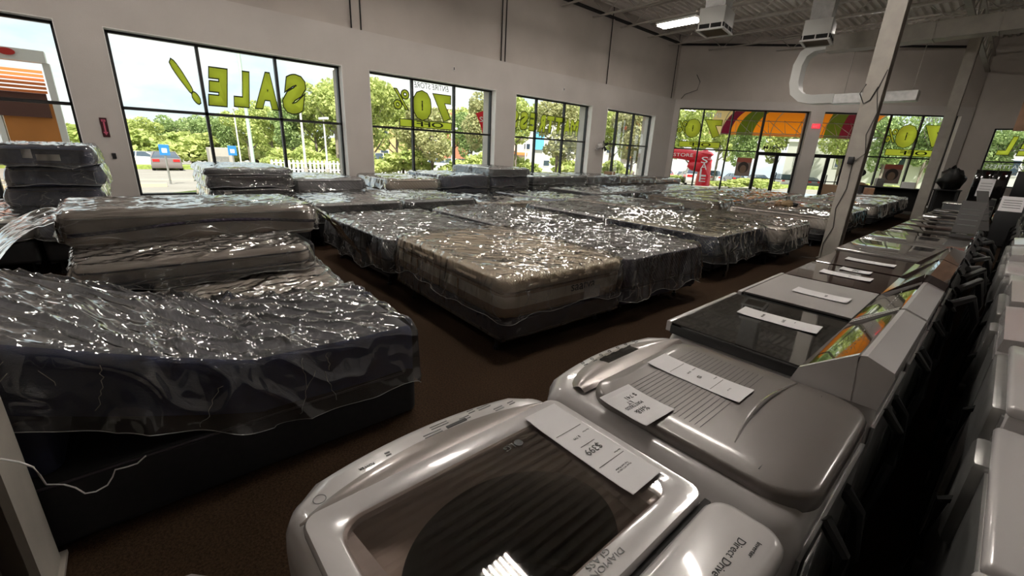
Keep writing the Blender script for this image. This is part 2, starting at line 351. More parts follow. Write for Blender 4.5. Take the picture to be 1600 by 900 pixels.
window(10, -1.08, 4.2, 3.48, 1.1, (-1.05, .9, 2.6, 4.17), 2.14, lambda v: (v[0], YC + v[1], v[2]))
def door(k, s0, s1, hs):
    mb = MB()
    for s in (s0 + .035, s1 - .035): bB(mb, s - .045, s + .045, -.03, .03, 0, 2.1)
    for z in (.1, 2.06): bB(mb, s0, s1, -.03, .03, z - .06, z + .06)
    o = tag(mb.build('door_%d' % k, M['black'], smooth=0), kind='structure')
    g = MB(); bB(g, s0 + .05, s1 - .05, -.004, .004, .1, 2.05); g.build('pane', M['pane'], o, smooth=0)
    g = MB(); bB(g, s0 + .06, s1 - .06, -.07, -.04, .92, .96); bB(g, hs - .02, hs + .02, -.09, -.06, .8, 1.25); g.build('push_bar', M['black'], o, smooth=0)
door(1, 4.27, 5.17, 5.07); door(2, 5.17, 6.07, 5.27); door(3, 6.7, 7.4, 7.3); door(4, 7.4, 8.1, 7.5)

# roof joists, girder, columns
def joist(x0=XI - .1):
    g = MB(); x1 = 8.8
    for dy in (-.03, .03): g.bar((x0, dy, 6.93), (x1, dy, 6.93), .04, .05)
    for dy in (-.03, .03): g.bar((x0, dy, 6.42), (x1, dy, 6.42), .035, .04)
    top = g.build('chord', M['steel'], smooth=0)
    g = MB(); x = x0; up = 0
    while x < x1 - .6:
        g.tube([(x, 0, 6.42 if up else 6.93), (x + .6, 0, 6.93 if up else 6.42)], .014, 5); x += .6; up = 1 - up
    webs = g.build('web', M['steel'], smooth=0)
    return top, webs
top, webs = joist(); top.parent = None
j0 = thing('steel_joist', '', 'joist', (0, 0, 0), 0, 'open web joists under the roof deck'); top.parent = j0; webs.parent = j0
jy = [8.6, 10.3, 12.0, 13.7, 15.4, 17.3, 19.0, 20.8, 22.6, 24.4]
words = ['first open web steel joist of the roof', 'second open web steel joist along the ceiling', 'third open web steel joist, just before the nearer air diffuser', 'fourth open web steel joist, just past the nearer air diffuser', 'fifth open web steel joist, over the farther air diffuser', 'sixth open web steel joist, above the long duct', 'seventh open web steel joist, behind the long duct', 'eighth open web steel joist, starting at the wall corner', 'ninth open web steel joist, near the entrance wall', 'farthest open web steel joist, close to the entrance wall top']
for i, y in enumerate(jy):
    if i < 7: o = j0 if i == 0 else copy_tree(j0)
    else:
        o = thing('steel_joist', '', 'joist', (0, 0, 0), 0, 'open web joists under the roof deck')
        for c_ in joist(-11.7 + (y + .06 - 20.2) * 1.2263 + .3): c_.parent = o
    o.location.y = y; o['label'] = words[i]
mb = MB(); X0 = -1.9
for dz in (5.75, 6.36): mb.bar((X0, YB, dz), (X0, YC, dz), .14, .06)
gir = mb.build('roof_girder', M['steel'], smooth=0); tag(gir, 'long steel truss girder carried by the columns under the roof joists', 'girder')
mb = MB(); y = YB; up = 0
while y < YC - .8: mb.tube([(X0, y, 5.75 if up else 6.36), (X0, y + .8, 6.36 if up else 5.75)], .03, 6); y += .8; up = 1 - up
mb.build('web', M['steel'], gir, smooth=0)
def column(x, y, label, wid=.26, dep=.26):
    t = thing('steel_column', label, 'column', (x, y, 0), 0, 'steel columns')
    g = MB()
    for s in (-1, 1): g.box(-wid / 2, wid / 2, s * dep / 2 - .012, s * dep / 2 + .012, 0, 5.75)
    g.box(-.012, .012, -dep / 2, dep / 2, 0, 5.75); g.build('shaft', M['steel'], t, smooth=0)
    MB().box(-.16, .16, -.16, .16, 0, .018).build('base_plate', M['steel'], t, smooth=0)
    return t
c1 = column(-1.92, 9.72, 'tan steel I-column between the beds with cables hanging down it')
c2 = column(-1.72, 18.7, 'tan steel I-column farther back beside the last beds')
c0 = column(-2.03, -.62, 'steel I-column with a round pipe, in front of the sagging navy mattress')
MB().tube([(.08, 0, 0), (.08, 0, 5.5)], .05, 12).build('downpipe', M['steel'], c0)
mb = MB(); pts = [(-1.80, 9.57, 3.2), (-1.86, 9.55, 2.9), (-1.78, 9.57, 2.55), (-1.84, 9.55, 2.2), (-1.78, 9.56, 1.9), (-1.92, 9.55, 1.75), (-1.90, 9.55, 1.3), (-1.98, 9.56, .95), (-1.94, 9.56, .6), (-2.02, 9.55, .3), (-2.0, 9.5, .03), (-2.1, 9.35, .02), (-2.25, 9.3, .02)]
mb.tube(pts, .006, 6); mb.tube([(-2.03, 9.56, 3.0), (-2.07, 9.5, 2.85), (-2.0, 9.56, 2.7), (-1.92, 9.56, 2.75), (-1.86, 9.56, 2.95)], .008, 5)
c = mb.build('power_cable', M['rubber']); tag(c, 'black cable dangling down the front of the middle column', 'cable')
mb = MB(); mb.bbox(-1.99, -1.91, 9.50, 9.58, 1.72, 1.84, .008); o = mb.build('socket_box', M['black']); tag(o, 'small black power outlet box on the middle column', 'outlet')

# ceiling hardware ---------------------------------------------------
def fixture(x, y, z, label, tubes=5, length=1.22):
    t = thing('ceiling_light', label, 'light', (x, y, z), 0, 'fluorescent high-bay ceiling lights')
    g = MB(); W = tubes * .09 + .06
    g.bbox(-length / 2 - .03, length / 2 + .03, -W / 2, W / 2, .03, .09, .01); g.build('housing', M['housing'], t)
    for k in range(tubes):
        yy = (k - (tubes - 1) / 2) * .09
        MB().tube([(-length / 2, yy, 0), (length / 2, yy, 0)], .0145, 8).build('tube', M['tubeglow'], t)
    g = MB()
    for sx in (-.5, .5): g.tube([(sx, 0, .09), (sx, 0, 6.42 - z)], .004, 4)
    g.build('hanger', M['steel'], t)
    return t
F0 = fixture(-2.55, 2.75, 5.5, 'fluorescent ceiling light mirrored in the front washer lid')
def fix(x, y, z, label): o = copy_tree(F0); o.location = (x, y, z); o['label'] = label
fix(-7.85, 13.3, 5.55, 'lit fluorescent fixture left of the nearer air diffuser')
for x, y, lb in [(-2.4, 5.9, 'fluorescent ceiling light over the white mattress aisle'), (-7.85, 2.75, 'added fluorescent light, out of view, above the crinkled black mattress'), (-7.85, 7.9, 'added fluorescent light, out of view, high above the tall mattress stack'), (-7.85, -2.5, 'added fluorescent light, out of view, over the left window bay'), (-4.45, 20.7, 'fluorescent ceiling light behind the middle column near the entrance wall'), (2.8, 9.5, 'unseen fluorescent ceiling light over the second appliance row')]:  # window-side fixtures are unseen, added to brighten that wall; the last is unseen too
    fix(x, y, 5.55 if y < 20 else 6.15, lb)
def diffuser(x, y, z, label):
    t = thing('air_diffuser', label, 'vent', (x, y, z), math.radians(8), 'box air diffusers under the roof'); a, b = .33, .42
    g = MB(); g.bbox(-a, a, -b, b, .13, .52, .01); g.build('plenum', M['housing'], t, smooth=30)
    g = MB()
    for s in (-1, 1): g.box(-a, a, s * b - .012, s * b + .012, 0, .13); g.box(s * a - .012, s * a + .012, -b, b, 0, .13)
    g.build('slot', M['dark'], t, smooth=0)
    g = MB()
    for s in (-1, 1): g.box(-a - .02, a + .02, s * b - .035, s * b + .025, -.02, .02); g.box(s * a - .035, s * a + .025, -b, b, -.02, .02)
    for s in (-1, 1):
        for u_ in (-.33, 0, .33): g.box(s * a - .014, s * a + .014, u_ - .015, u_ + .015, 0, .13)
        for u_ in (-.3, 0, .3): g.box(u_ - .015, u_ + .015, s * b - .014, s * b + .014, 0, .13)
    g.build('frame', M['housing'], t, smooth=0)
    g = MB()
    for k in range(12): yy = -b + .05 + k * (2 * b - .1) / 11; g.box(-a + .03, a - .03, yy - .006, yy + .006, .0, .02)
    g.build('grille', mat('bronze_grille', (.16, .12, .07), .5), t, smooth=0)
    g = MB(); g.rings([[(sx * .25, sy * .28, .52) for sx, sy in ((-1, -1), (1, -1), (1, 1), (-1, 1))], [(sx * .30, sy * .36, 6.95 - z) for sx, sy in ((-1, -1), (1, -1), (1, 1), (-1, 1))]]); g.build('riser_duct', M['galv'], t, smooth=0)
diffuser(-6.42, 12.75, 5.0, 'nearer square air diffuser box hanging on its duct')
diffuser(-4.72, 15.5, 5.0, 'farther square air diffuser box beside the white duct')
mb = MB()
mb.bar((-4.8, 16.95, 5.2), (4.5, 16.75, 5.2), .5, .42)
o = mb.build('air_duct', M['steel'], smooth=0); tag(o, 'long straight rectangular duct running across under the roof joists', 'duct')
g = MB()
for x in (-3.6, -2.4, -1.2, 0, 1.2, 2.4): g.box(x - .02, x + .02, 16.56 - (x + 4.8) * .0215 + .12, 17.22 - (x + 4.8) * .0215, 4.97, 5.43)
g.build('flange', M['steel'], o, smooth=0)
def ducting(pts, wy, wz):
    g = MB(); rr = []
    for i, p in enumerate(pts):
        p = Vector(p); a = Vector(pts[max(i - 1, 0)]); b = Vector(pts[min(i + 1, len(pts) - 1)]); t_ = (b - a).normalized(); n_ = Vector((0, 1, 0)); u_ = t_.cross(n_).normalized()
        rr.append([p + n_ * sx * wy / 2 + u_ * sz * wz / 2 for sx, sz in ((-1, -1), (1, -1), (1, 1), (-1, 1))])
    g.rings(rr); return g
g = ducting([(-4.8, 17.0, 5.2), (-5.15, 17.0, 5.18), (-5.4, 17, 5.0), (-5.5, 17, 4.7), (-5.5, 17, 4.2), (-5.42, 17, 3.9), (-5.2, 17, 3.72), (-4.9, 17, 3.66), (-4.3, 17, 3.66)], .45, .26)
o = g.build('bent_duct', M['housing'], smooth=40); tag(o, 'white C-shaped duct elbow dropping from the long duct to the grey header', 'duct')
mb = MB(); mb.bbox(-4.35, -2.35, 16.8, 17.2, 3.5, 3.78, .01); o = mb.build('duct_header', M['galv'], smooth=0); tag(o, 'grey rectangular duct header at the lower end of the C-shaped duct', 'duct')
for x in (-4.1, -2.5): g = MB(); g.tube([(x, 17, 3.78), (x, 17, 4.95)], .012, 5); g.build('hanger_rod', M['steel'], o)
mb = MB(); mb.tube([(XI - .05 + .25, 20.2, 4.36), (XI + .3, 20.3, 4.55), (XI + .7, 20.62, 4.75), (XI + .75, 20.68, 5.1), (XI + .6, 20.55, 5.4)], .014, 6)
o = mb.build('loose_wire', M['rubber']); tag(o, 'loose dark wire curling up from the wall ledge at the corner', 'wire')

# exit signs, switches, fire extinguisher, fan
def text(body, O, X, Y, w_, h_, mt, parent=None, name='lettering', ext=.002, off=0.0, shear=0, outline=0):
    cu = bpy.data.curves.new('t', 'FONT'); cu.body = body; cu.extrude = 0; cu.offset = off; cu.shear = shear; cu.resolution_u = 3; cu.align_x = 'CENTER'; cu.align_y = 'CENTER'; cu.space_line = .95
    ob = bpy.data.objects.new('t', cu); me = bpy.data.meshes.new_from_object(ob); bpy.data.objects.remove(ob); bpy.data.curves.remove(cu)
    vs = [v.co.copy() for v in me.vertices]
    x0 = min(v.x for v in vs); x1 = max(v.x for v in vs); y0 = min(v.y for v in vs); y1 = max(v.y for v in vs)
    X = Vector(X).normalized(); Y = Vector(Y).normalized(); Z = X.cross(Y); O = Vector(O)
    sx = w_ / (x1 - x0); sy = h_ / (y1 - y0) if h_ else sx
    for v in me.vertices: v.co = O + X * (v.co.x - (x0 + x1) / 2) * sx + Y * (v.co.y - (y0 + y1) / 2) * sy
    if ext:
        b = bmesh.new(); b.from_mesh(me); r = bmesh.ops.extrude_face_region(b, geom=b.faces[:])
        for v in [g for g in r['geom'] if isinstance(g, bmesh.types.BMVert)]: v.co += Z * ext
        b.to_mesh(me); b.free()
    if outline:
        cu = bpy.data.curves.new('t', 'FONT'); cu.body = body; cu.offset = off; cu.shear = shear; cu.resolution_u = 3; cu.align_x = 'CENTER'; cu.align_y = 'CENTER'; cu.fill_mode = 'NONE'; cu.bevel_depth = outline / max(sx, sy); cu.bevel_resolution = 0
        ob = bpy.data.objects.new('t', cu); m2 = bpy.data.meshes.new_from_object(ob); bpy.data.objects.remove(ob); bpy.data.curves.remove(cu)
        for v in m2.vertices: v.co = O + X * (v.co.x - (x0 + x1) / 2) * sx + Y * (v.co.y - (y0 + y1) / 2) * sy + Z * v.co.z * sx * .3
        m2.name = name + '_outline'; m2.materials.clear(); m2.materials.append(M['limeedge']); o2 = bpy.data.objects.new(name + '_outline', m2); COL.objects.link(o2)
        if parent is not None: o2.parent = parent
    me.name = name; me.materials.clear(); me.materials.append(mt)
    o = bpy.data.objects.new(name, me); COL.objects.link(o)
    if parent is not None: o.parent = parent
    return o
M['exitred'] = mat('exit_red', (.6, .02, .03), .5, emit=(1, .05, .08), es=.6)
def exit_sign():
    c = Bm @ Vector((6.42, -.27, 3.36)); t = thing('exit_sign', 'small red exit sign on the pier between the entrance windows', 'sign', c)
    X = -U; Z = Vector((0, 0, 1)); g = MB(); bb = MB().bbox(-.17, .17, -.02, .02, -.1, .1, .006)
    R_ = Matrix((U, NB, Z)).transposed()
    g.add([(R_ @ Vector(v))[:] for v in bb.v], bb.f); g.build('housing', M['exitred'], t)
    text('EXIT', R_ @ Vector((0, .022, 0)), U, Z, .24, .11, M['paper'], t)
exit_sign()
c = thing('arrow_sign', 'small dark red vertical arrow sign on the white pier', 'sign', (XI, -.19, 1.76))
MB().box(.0, .012, -.05, .05, -.17, .17).build('plate', mat('dark_red_plate', (.05, .008, .012), .4), c, smooth=0)
g = MB(); g.box(.012, .015, -.012, .012, -.08, .13); g.add([(.015, -.035, -.08), (.015, .035, -.08), (.015, 0, -.14), (.012, -.035, -.08), (.012, .035, -.08), (.012, 0, -.14)], [(0, 1, 2), (5, 4, 3), (0, 3, 4, 1), (1, 4, 5, 2), (2, 5, 3, 0)])
g.box(.012, .015, -.03, .03, .1, .14); g.build('arrow', mat('pink_arrow', (.6, .12, .2), .4), c, smooth=0)
for i, (y, z, l) in enumerate([(7.6, 3.86, 'small junction box high on the wall above the painted 70 window'), (12.3, 3.86, 'small junction box high on the wall above the MATTRESS window'), (-.15, 1.25, 'small dark outlet low on the white pier by the navy stack')]):
    g = MB(); g.bbox(XI, XI + .03, y - .03, y + .03, z - .05, z + .05, .004); o = g.build('junction_box', M['black'] if i == 2 else M['housing']); tag(o, l, 'outlet')
    g = MB(); g.box(XI + .03, XI + .033, y - .015, y + .015, z - .035, z + .035); g.build('slot', M['dark'], o, smooth=0)
def fan():
    t = thing('wall_fan', 'small white and dark wall fan on the pier between the last windows', 'fan', (XI, 14.5, 1.95))
    MB().bbox(0, .03, -.07, .07, -.1, .1, .008).build('bracket', M['white'], t)
    MB().tube([(.02, 0, 0), (.12, 0, .02), (.2, -.02, .06)], .025, 10).build('arm', M['white'], t)
    g = MB(); g.tube([(.16, -.12, .05), (.20, 0, .07), (.24, .1, .05)], [.09, .12, .05], 12); g.build('motor', M['white'], t)
    g = MB()
    for k in range(4):
        a = k * PI / 2 + .4; c_, s_ = math.cos(a), math.sin(a)
        P_ = [(.27, .15 + .02 * c_ - .03 * s_, .08 + .02 * s_ + .03 * c_), (.31, .15 + .2 * c_ - .09 * s_, .08 + .2 * s_ + .09 * c_), (.27, .15 + .22 * c_ + .05 * s_, .08 + .22 * s_ - .05 * c_), (.25, .15 + .02 * c_ + .03 * s_, .08 + .02 * s_ - .03 * c_)]
        g.add(P_ + [(x + .006, y, z) for x, y, z in P_], [(0, 1, 2, 3), (7, 6, 5, 4), (0, 4, 5, 1), (1, 5, 6, 2), (2, 6, 7, 3), (3, 7, 4, 0)])
    g.build('blade', M['black'], t, smooth=0)
fan()
def extinguisher():
    t = thing('fire_extinguisher', 'red fire extinguisher hung on the tan pier at right', 'fire extinguisher', (-1.72, YC - .32, 1.0))
    g = MB(); g.rings([[(r * math.cos(a * PI / 8), r * math.sin(a * PI / 8), z) for a in range(16)] for r, z in ((.07, 0), (.085, .02), (.085, .4), (.06, .47), (.025, .5), (.025, .54))]); g.build('cylinder', M['red'], t)
    MB().box(-.05, .07, -.015, .015, .54, .58).build('handle', M['black'], t, smooth=0)
    MB().tube([(.03, -.03, .52), (.11, -.06, .45), (.1, -.08, .2)], .012, 6).build('hose', M['rubber'], t)
    MB().box(-.04, .04, .06, .12, .3, .4).build('bracket', M['steel'], t, smooth=0)
extinguisher()

# window lettering, painted on the outside of the glass, so mirrored from inside
ZV = Vector((0, 0, 1))
def painted(lab, items, name='window_lettering', group=None):
    t = thing(name, lab, 'sign', (0, 0, 0), 0, group)
    for it in items:
        body, O, X, w_, h_, fillm, off, shear = it; Z_ = X.cross(ZV)          # points outward
        if fillm == 'lime':
            a = text(body, Vector(O) - Z_ * .002, X, ZV, w_, h_, M['lime'], t, 'letter', .001, off, shear, .013)
        else: text(body, O, X, ZV, w_, h_, fillm, t, 'letter', .001, off, shear)
    return t
XA = Vector((0, -1, 0)); g_ = XG - .012
def pa(y, z): return (g_, y, z)
t = painted('big lime green painted SALE! seen mirrored on the largest window', [
    ('S', pa(3.28, 2.72), XA, .54, .88, 'lime', .075, -.25), ('A', pa(2.66, 2.73), XA, .48, .78, 'lime', .075, -.2), ('L', pa(2.2, 2.71), XA, .38, .74, 'lime', .075, -.2), ('E', pa(1.76, 2.70), XA, .44, .76, 'lime', .075, -.2), ('!', pa(1.2, 2.73), XA, .42, .82, 'lime', .06, 1.0)])
def plank(t, T, s0, s1, z0, z1):
    g = MB(); b = MB().box(s0, s1, -.001, .001, z0, z1); g.add([T(v) for v in b.v], b.f); g.build('letter_bar', M['lime'], t, smooth=0)
    g = MB()
    for a_, b_, c_, d_ in ((s0, s1, z0 - .01, z0 + .012), (s0, s1, z1 - .012, z1 + .01), (s0 - .012, s0 + .01, z0, z1), (s1 - .01, s1 + .012, z0, z1)): b = MB().box(a_, b_, -.004, .004, c_, d_); g.add([T(v) for v in b.v], b.f)
    g.build('letter_bar_outline', M['limeedge'], t, smooth=0)
TAo = lambda v: (g_ - v[1], v[0], v[2])
TBo = lambda v: (Bm @ Vector((v[0], v[1] + .012, v[2])))[:]
M['whitepaint'] = mat('white_window_paint', (.85, .85, .82), .7); translucent(M['whitepaint'], (.9, .9, .88), .7)
t = painted('lime painted ENTIRE STORE 70% OFF seen mirrored on the second large window', [
    ('7', pa(7.36, 2.79), XA, .62, .74, 'lime', .10, 0), ('0', pa(6.70, 2.80), XA, .60, .80, 'lime', .11, 0), ('%', pa(6.05, 2.90), XA, .48, .52, 'lime', .02, 0),
    ('ENTIRE STORE', pa(7.02, 3.33), XA, 1.15, .15, M['inkgrey'], 0, .2), ('OFF', (g_ + .008, 6.95, 2.305), XA, .9, .15, M['limeedge'], .02, 0)])
plank(t, TAo, 5.98, 7.70, 2.2, 2.4)
t = painted('lime painted MATTRESS seen mirrored across the third window', [(ch, pa(13.35 - i * .445, 2.62 + .012 * i), XA, .40 if ch != 'M' else .52, .60, 'lime', .08, -.1) for i, ch in enumerate('MATTRESS')])
def pb(s, z, o=.012): return Bm @ Vector((s, o, z))
t = painted('lime painted 70% OFF seen mirrored left of the entrance doors', [
    ('7', pb(2.05, 3.1), -U, .78, .82, 'lime', .10, 0), ('0', pb(1.15, 3.1), -U, .72, .86, 'lime', .11, 0), ('%', pb(.66, 3.15), -U, .42, .55, 'lime', .02, 0), ('OFF', pb(1.6, 2.37, .004), -U, 1.0, .17, M['limeedge'], .02, 0), ('ENTIRE', pb(1.9, 3.72), -U, .9, .2, M['whitepaint'], .02, .1)])
plank(t, TBo, .62, 2.5, 2.24, 2.5)
t = painted('lime painted 70% OFF seen mirrored right of the entrance doors', [
    ('7', pb(11.4, 3.12), -U, .85, .92, 'lime', .10, 0), ('0', pb(10.35, 3.08), -U, .84, 1.0, 'lime', .11, 0), ('%', pb(9.75, 3.1), -U, .45, .6, 'lime', .02, 0), ('OFF', pb(10.85, 2.38, .004), -U, 1.1, .18, M['limeedge'], .02, 0), ('ENTIRE', pb(11.3, 3.8), -U, 1.2, .2, M['whitepaint'], .02, .1)])
plank(t, TBo, 9.7, 11.75, 2.24, 2.52)
XC = Vector((-1, 0, 0))
t = painted('yellow painted LE of SALE seen mirrored on the far right window', [('L', (-.55, YC + .01, 2.8), XC, .5, .75, 'lime', .06, -.2), ('E', (.1, YC + .01, 2.78), XC, .6, .75, 'lime', .07, -.1), ('MATTRESS', (-.4, YC + .01, 1.95), XC, 1.1, .16, M['whitepaint'], 0, 0)])
t = painted('small black street number lettering seen mirrored above the entrance door', [('1795KLM', pb(5.0, 2.36), -U, 1.0, .16, M['ink'], .02, 0)])
def poster(s0, s1, z0, z1, label):
    c = Bm @ Vector(((s0 + s1) / 2, -.012, (z0 + z1) / 2)); t = thing('portrait_poster', label, 'poster', c, math.atan2(U.y, U.x), 'portrait posters on the entrance glass')
    w_ = (s1 - s0) / 2; h = (z1 - z0) / 2
    MB().box(-w_, w_, -.002, .002, -h, h).build('sheet', mat('poster_grey', (.33, .26, .23), .5), t, smooth=0)
    MB().box(-w_, w_, -.004, -.002, h * .5, h).build('heading', mat('poster_red', (.45, .13, .09), .5), t, smooth=0)
    ov = lambda cx_, cz_, a, b, y: MB().rings([[(cx_ + a * math.cos(k * PI / 10), yy, cz_ + b * math.sin(k * PI / 10)) for k in range(20)] for yy in (y, y + .002)])
    ov(0, -.02, w_ * .72, h * .62, -.006).build('hair', mat('poster_hair', (.05, .04, .035), .6), t, smooth=0)
    ov(0, -.1, w_ * .42, h * .45, -.008).build('face', mat('poster_skin', (.28, .19, .13), .6), t, smooth=0)
poster(3.42, 4.1, 1.0, 1.85, 'portrait poster with red heading left of the doors'); poster(9.85, 10.6, 1.0, 1.85, 'portrait poster with red heading right of the doors')
g = MB(); c = Bm @ Vector((8.75, -.01, 1.45))
g.rings([[tuple(Bm @ Vector((8.8 + .36 * math.cos(k * PI / 12), -.012 - yy, 1.42 + .2 * math.sin(k * PI / 12)))) for k in range(24)] for yy in (0, .003)])
o = g.build('oval_decal', M['ink'], smooth=0); tag(o, 'black oval decal with a pale scroll on the glass beside the column', 'sign')
g = MB()
for s_ in (-1, 1): g.tube([Bm @ Vector((8.8 + s_ * .1 + .09 * math.cos(k * PI / 7), -.018, 1.43 + .07 * math.sin(k * PI / 7))) for k in range(13)], .014, 5)
g.build('scroll', M['paper'], o)

# ------------------------------------------------------------------ mattresses
def dull(v): return v
def mattress_mesh(Lx, Wy, T, style='plain', n=48, r=.09):
    a, b = Lx / 2, Wy / 2
    prof = [(.5, 0, 0), (.035, 0, .0), (.008, 0, .02), (0, 0, .05), (-.008, 0, T * .35)]
    if style == 'pillow': prof += [(-.006, 0, T * .58), (.012, 0, T * .63), (.014, 0, T * .66), (-.012, 0, T * .70), (-.018, 0, T * .82), (-.002, 0, T * .94), (.04, 0, T)]
    else: prof += [(-.008, 0, T * .65), (0, 0, T - .05), (.008, 0, T - .02), (.035, 0, T)]
    g = MB(); rr = []
    for ins, _, z in prof[1:]:
        rr.append([(x - nx * ins, y - ny * ins, z) for x, y, nx, ny in perim(a, b, r, n)])
    base = rr[-1]
    for s, dz in ((.85, .012), (.6, .02), (.3, .024)): rr.append([(x * s, y * s, T + dz) for x, y, z in base])
    g.rings(rr); return g
def wrap_mesh(Lx, Wy, T, drop, seed, nper=96, ntop=14, nside=10, amp=.008, fold=.03, freq=(3, 11), flare=.02):
    a, b = Lx / 2 + .012, Wy / 2 + .012; per = perim(a, b, .1, nper); g = MB(); rr = []; sd = seed * 17.3
    hem = [drop * (1 + .28 * noise.noise(Vector((math.cos(k * 2 * PI / nper) * 3, math.sin(k * 2 * PI / nper) * 3, sd)))) for k in range(nper)]
    def W(x, y, z, s_=1):
        u_, v_ = (x * .75 + y * .66), (y * .75 - x * .66)
        n1 = noise.noise(Vector((u_ * freq[0], v_ * freq[1], sd))); n2 = noise.noise(Vector((u_ * freq[0] * 2.2 + 5, v_ * freq[1] * 2.1, sd + z)))
        return amp * s_ * (2.2 * max(0, 1 - abs(n1) * 2.6) ** 2 - .6 + max(0, 1 - abs(n2) * 2.6) ** 2)
    for k in range(1, ntop + 1):
        s = (k / ntop) ** .8
        if k == ntop: s = 1
        rr.append([(x * s * .985, y * s * .985, T + .03 + W(x * s, y * s, 0) - (.018 if k == ntop else 0)) for x, y, nx, ny in per])
    for k in range(nside + 1):
        t_ = k / nside; R_ = []
        for i, (x, y, nx, ny) in enumerate(per):
            d = hem[i] * t_; cf = (abs(x) / a) * (abs(y) / b); cf = cf ** 6
            f_ = fold * t_ * (noise.noise(Vector((x * 6, y * 6, sd + t_ * 1.2))) + .7) + W(x * 1.5, y * 1.5, T - d, .7) + flare * t_ * t_ + cf * .05 * math.sin(PI * min(1, t_ * 1.1))
            f_ = max(f_, .003)
            R_.append((x + nx * f_, y + ny * f_, T + .004 - d + (0 if t_ else .004)))
        rr.append(R_)
    g.rings(rr, True, False)
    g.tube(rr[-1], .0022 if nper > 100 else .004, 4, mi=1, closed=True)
    if nper > 100:
        q_ = random.Random(seed)
        for c_ in range(26):
            i = q_.randrange(nper); a_ = q_.randrange(1, nside // 2); P_ = []
            for k in range(a_, nside): P_.append(Vector(rr[ntop + k][int(i) % nper]) + Vector((0, 0, .001))); i += q_.uniform(-1.4, 1.4)
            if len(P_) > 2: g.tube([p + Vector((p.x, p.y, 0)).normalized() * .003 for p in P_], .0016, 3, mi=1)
    return g
beds = []
def piping(Lx, Wy, zs, mt, parent, n=48):
    g = MB(); r = .007
    for z, ins in zs: g.tube([(x - nx * ins, y - ny * ins, z) for x, y, nx, ny in perim(Lx / 2, Wy / 2, .09, n)], r, 5, closed=True)
    g.build('piping', mt, parent)
def mattress(x, y, z, Lx, Wy, T, col, label, group, style='plain', wrap=True, drop=None, seed=1, hi=0, pip='corddark', rz=0, wm='wrapfar', **kw):
    g = mattress_mesh(Lx, Wy, T, style, 64 if hi else 36); o = g.build('mattress', Q[col], smooth=60, loc=(x, y, z), rz=rz)
    tag(o, label, 'mattress', group)
    if style == 'pillow': piping(Lx, Wy, [(T * .645, .004), (.02, -.004)], Q[pip], o)
    else: piping(Lx, Wy, [(T - .03, -.002), (.03, -.002)], Q[pip], o)
    if wrap:
        d = drop if drop else T * .9
        if hi == 2: gw = wrap_mesh(Lx, Wy, T, d, seed, 300, 70, 22, **kw)
        elif hi: gw = wrap_mesh(Lx, Wy, T, d, seed, 180, 40, 16, **kw)
        else: gw = wrap_mesh(Lx, Wy, T, d, seed, 84, 14, 7, **kw)
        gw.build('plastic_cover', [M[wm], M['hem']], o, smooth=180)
    return o
FRAME0 = None
def bed_frame(x, y, Lx, Wy, label, rz=0, h=.18):
    t = thing('bed_frame', label, 'bed frame', (x, y, 0), rz, 'metal bed frames under the display beds')
    g = MB(); a, b = Lx / 2 - .04, Wy / 2 - .04
    for s in (-1, 1): g.box(-a, a, s * b - .02, s * b + .02, h - .03, h - .003); g.box(s * a * .85 - .02, s * a * .85 + .02, -b, b, h - .035, h - .005)
    g.box(-a, a, -.02, .02, h - .035, h - .006)
    g.build('rail', M['black'], t, smooth=0)
    for sx in (-.82, .82):
        for sy in (-1, 1):
            g = MB(); g.tube([(sx * a, sy * (b - .06), h - .03), (sx * a, sy * (b - .06), .03)], .016, 8); g.tube([(sx * a, sy * (b - .06), .03), (sx * a, sy * (b - .06), 0)], .028, 8); g.build('leg', M['black'], t)
    return t
def foundation(x, y, z, Lx, Wy, T, label, col='found', rz=0, wrap=False, seed=3, group='box springs under the display beds'):
    g = MB(); rr = []
    for ins, zz in ((.02, 0), (.004, .012), (0, .03), (0, T - .03), (.004, T - .012), (.02, T)): rr.append([(p[0], p[1], zz) for p in rrect(Lx / 2, Wy / 2, .06, 5, ins)])
    g.rings(rr); o = g.build('box_spring', Q[col], smooth=50, loc=(x, y, z), rz=rz); tag(o, label, 'box spring', group)
    piping(Lx - .01, Wy - .01, [(T - .01, .0)], Q['corddark'], o, 32)
    if wrap:
        gw = MB(); per = perim(Lx / 2 + .01, Wy / 2 + .01, .07, 220); rr = []
        for k in range(9):
            t_ = k / 8; rr.append([(x_ + nx * (.004 + .012 * abs(noise.noise(Vector((x_ * 9 + t_ * 7, y_ * 9, seed)))) + .012 * t_), y_ + ny * (.004 + .012 * abs(noise.noise(Vector((x_ * 9 + t_ * 7, y_ * 9, seed)))) + .012 * t_), T - .01 - t_ * (T - .02)) for x_, y_, nx, ny in per])
        gw.rings(rr, False, False); gw.build('plastic_cover', M['wraplong'], o, smooth=180)
    return o
MG = 'plastic-wrapped display mattresses'
def bed(xf, y0, y1, ztop, T, col, desc, Lx=2.03, fT=.2, h=.18, rz=0, fcol='found', fwrap=False, frame=True, **kw):
    yc = (y0 + y1) / 2; xc = xf - Lx / 2; W_ = y1 - y0; fT = ztop - T - h
    if frame: bed_frame(xc, yc, Lx, W_, 'bed frame under the ' + desc, rz, h)
    foundation(xc, yc, h, Lx, W_, fT, 'box spring under the ' + desc, fcol, rz, fwrap)
    return mattress(xc, yc, ztop - T, Lx, W_, T, col, desc + kw.pop('tail', ''), MG, rz=rz, **kw)
def label_tag(o, x, y, z, w_, h_, face='x', lab=None):
    g = MB()
    if face == 'x': g.box(x, x + .002, y, y + w_, z, z + h_)
    else: g.box(x, x + w_, y, y + .002, z, z + h_)
    return g.build('care_label', M['tag'], o, smooth=0)

R_ = math.radians(-2.5)
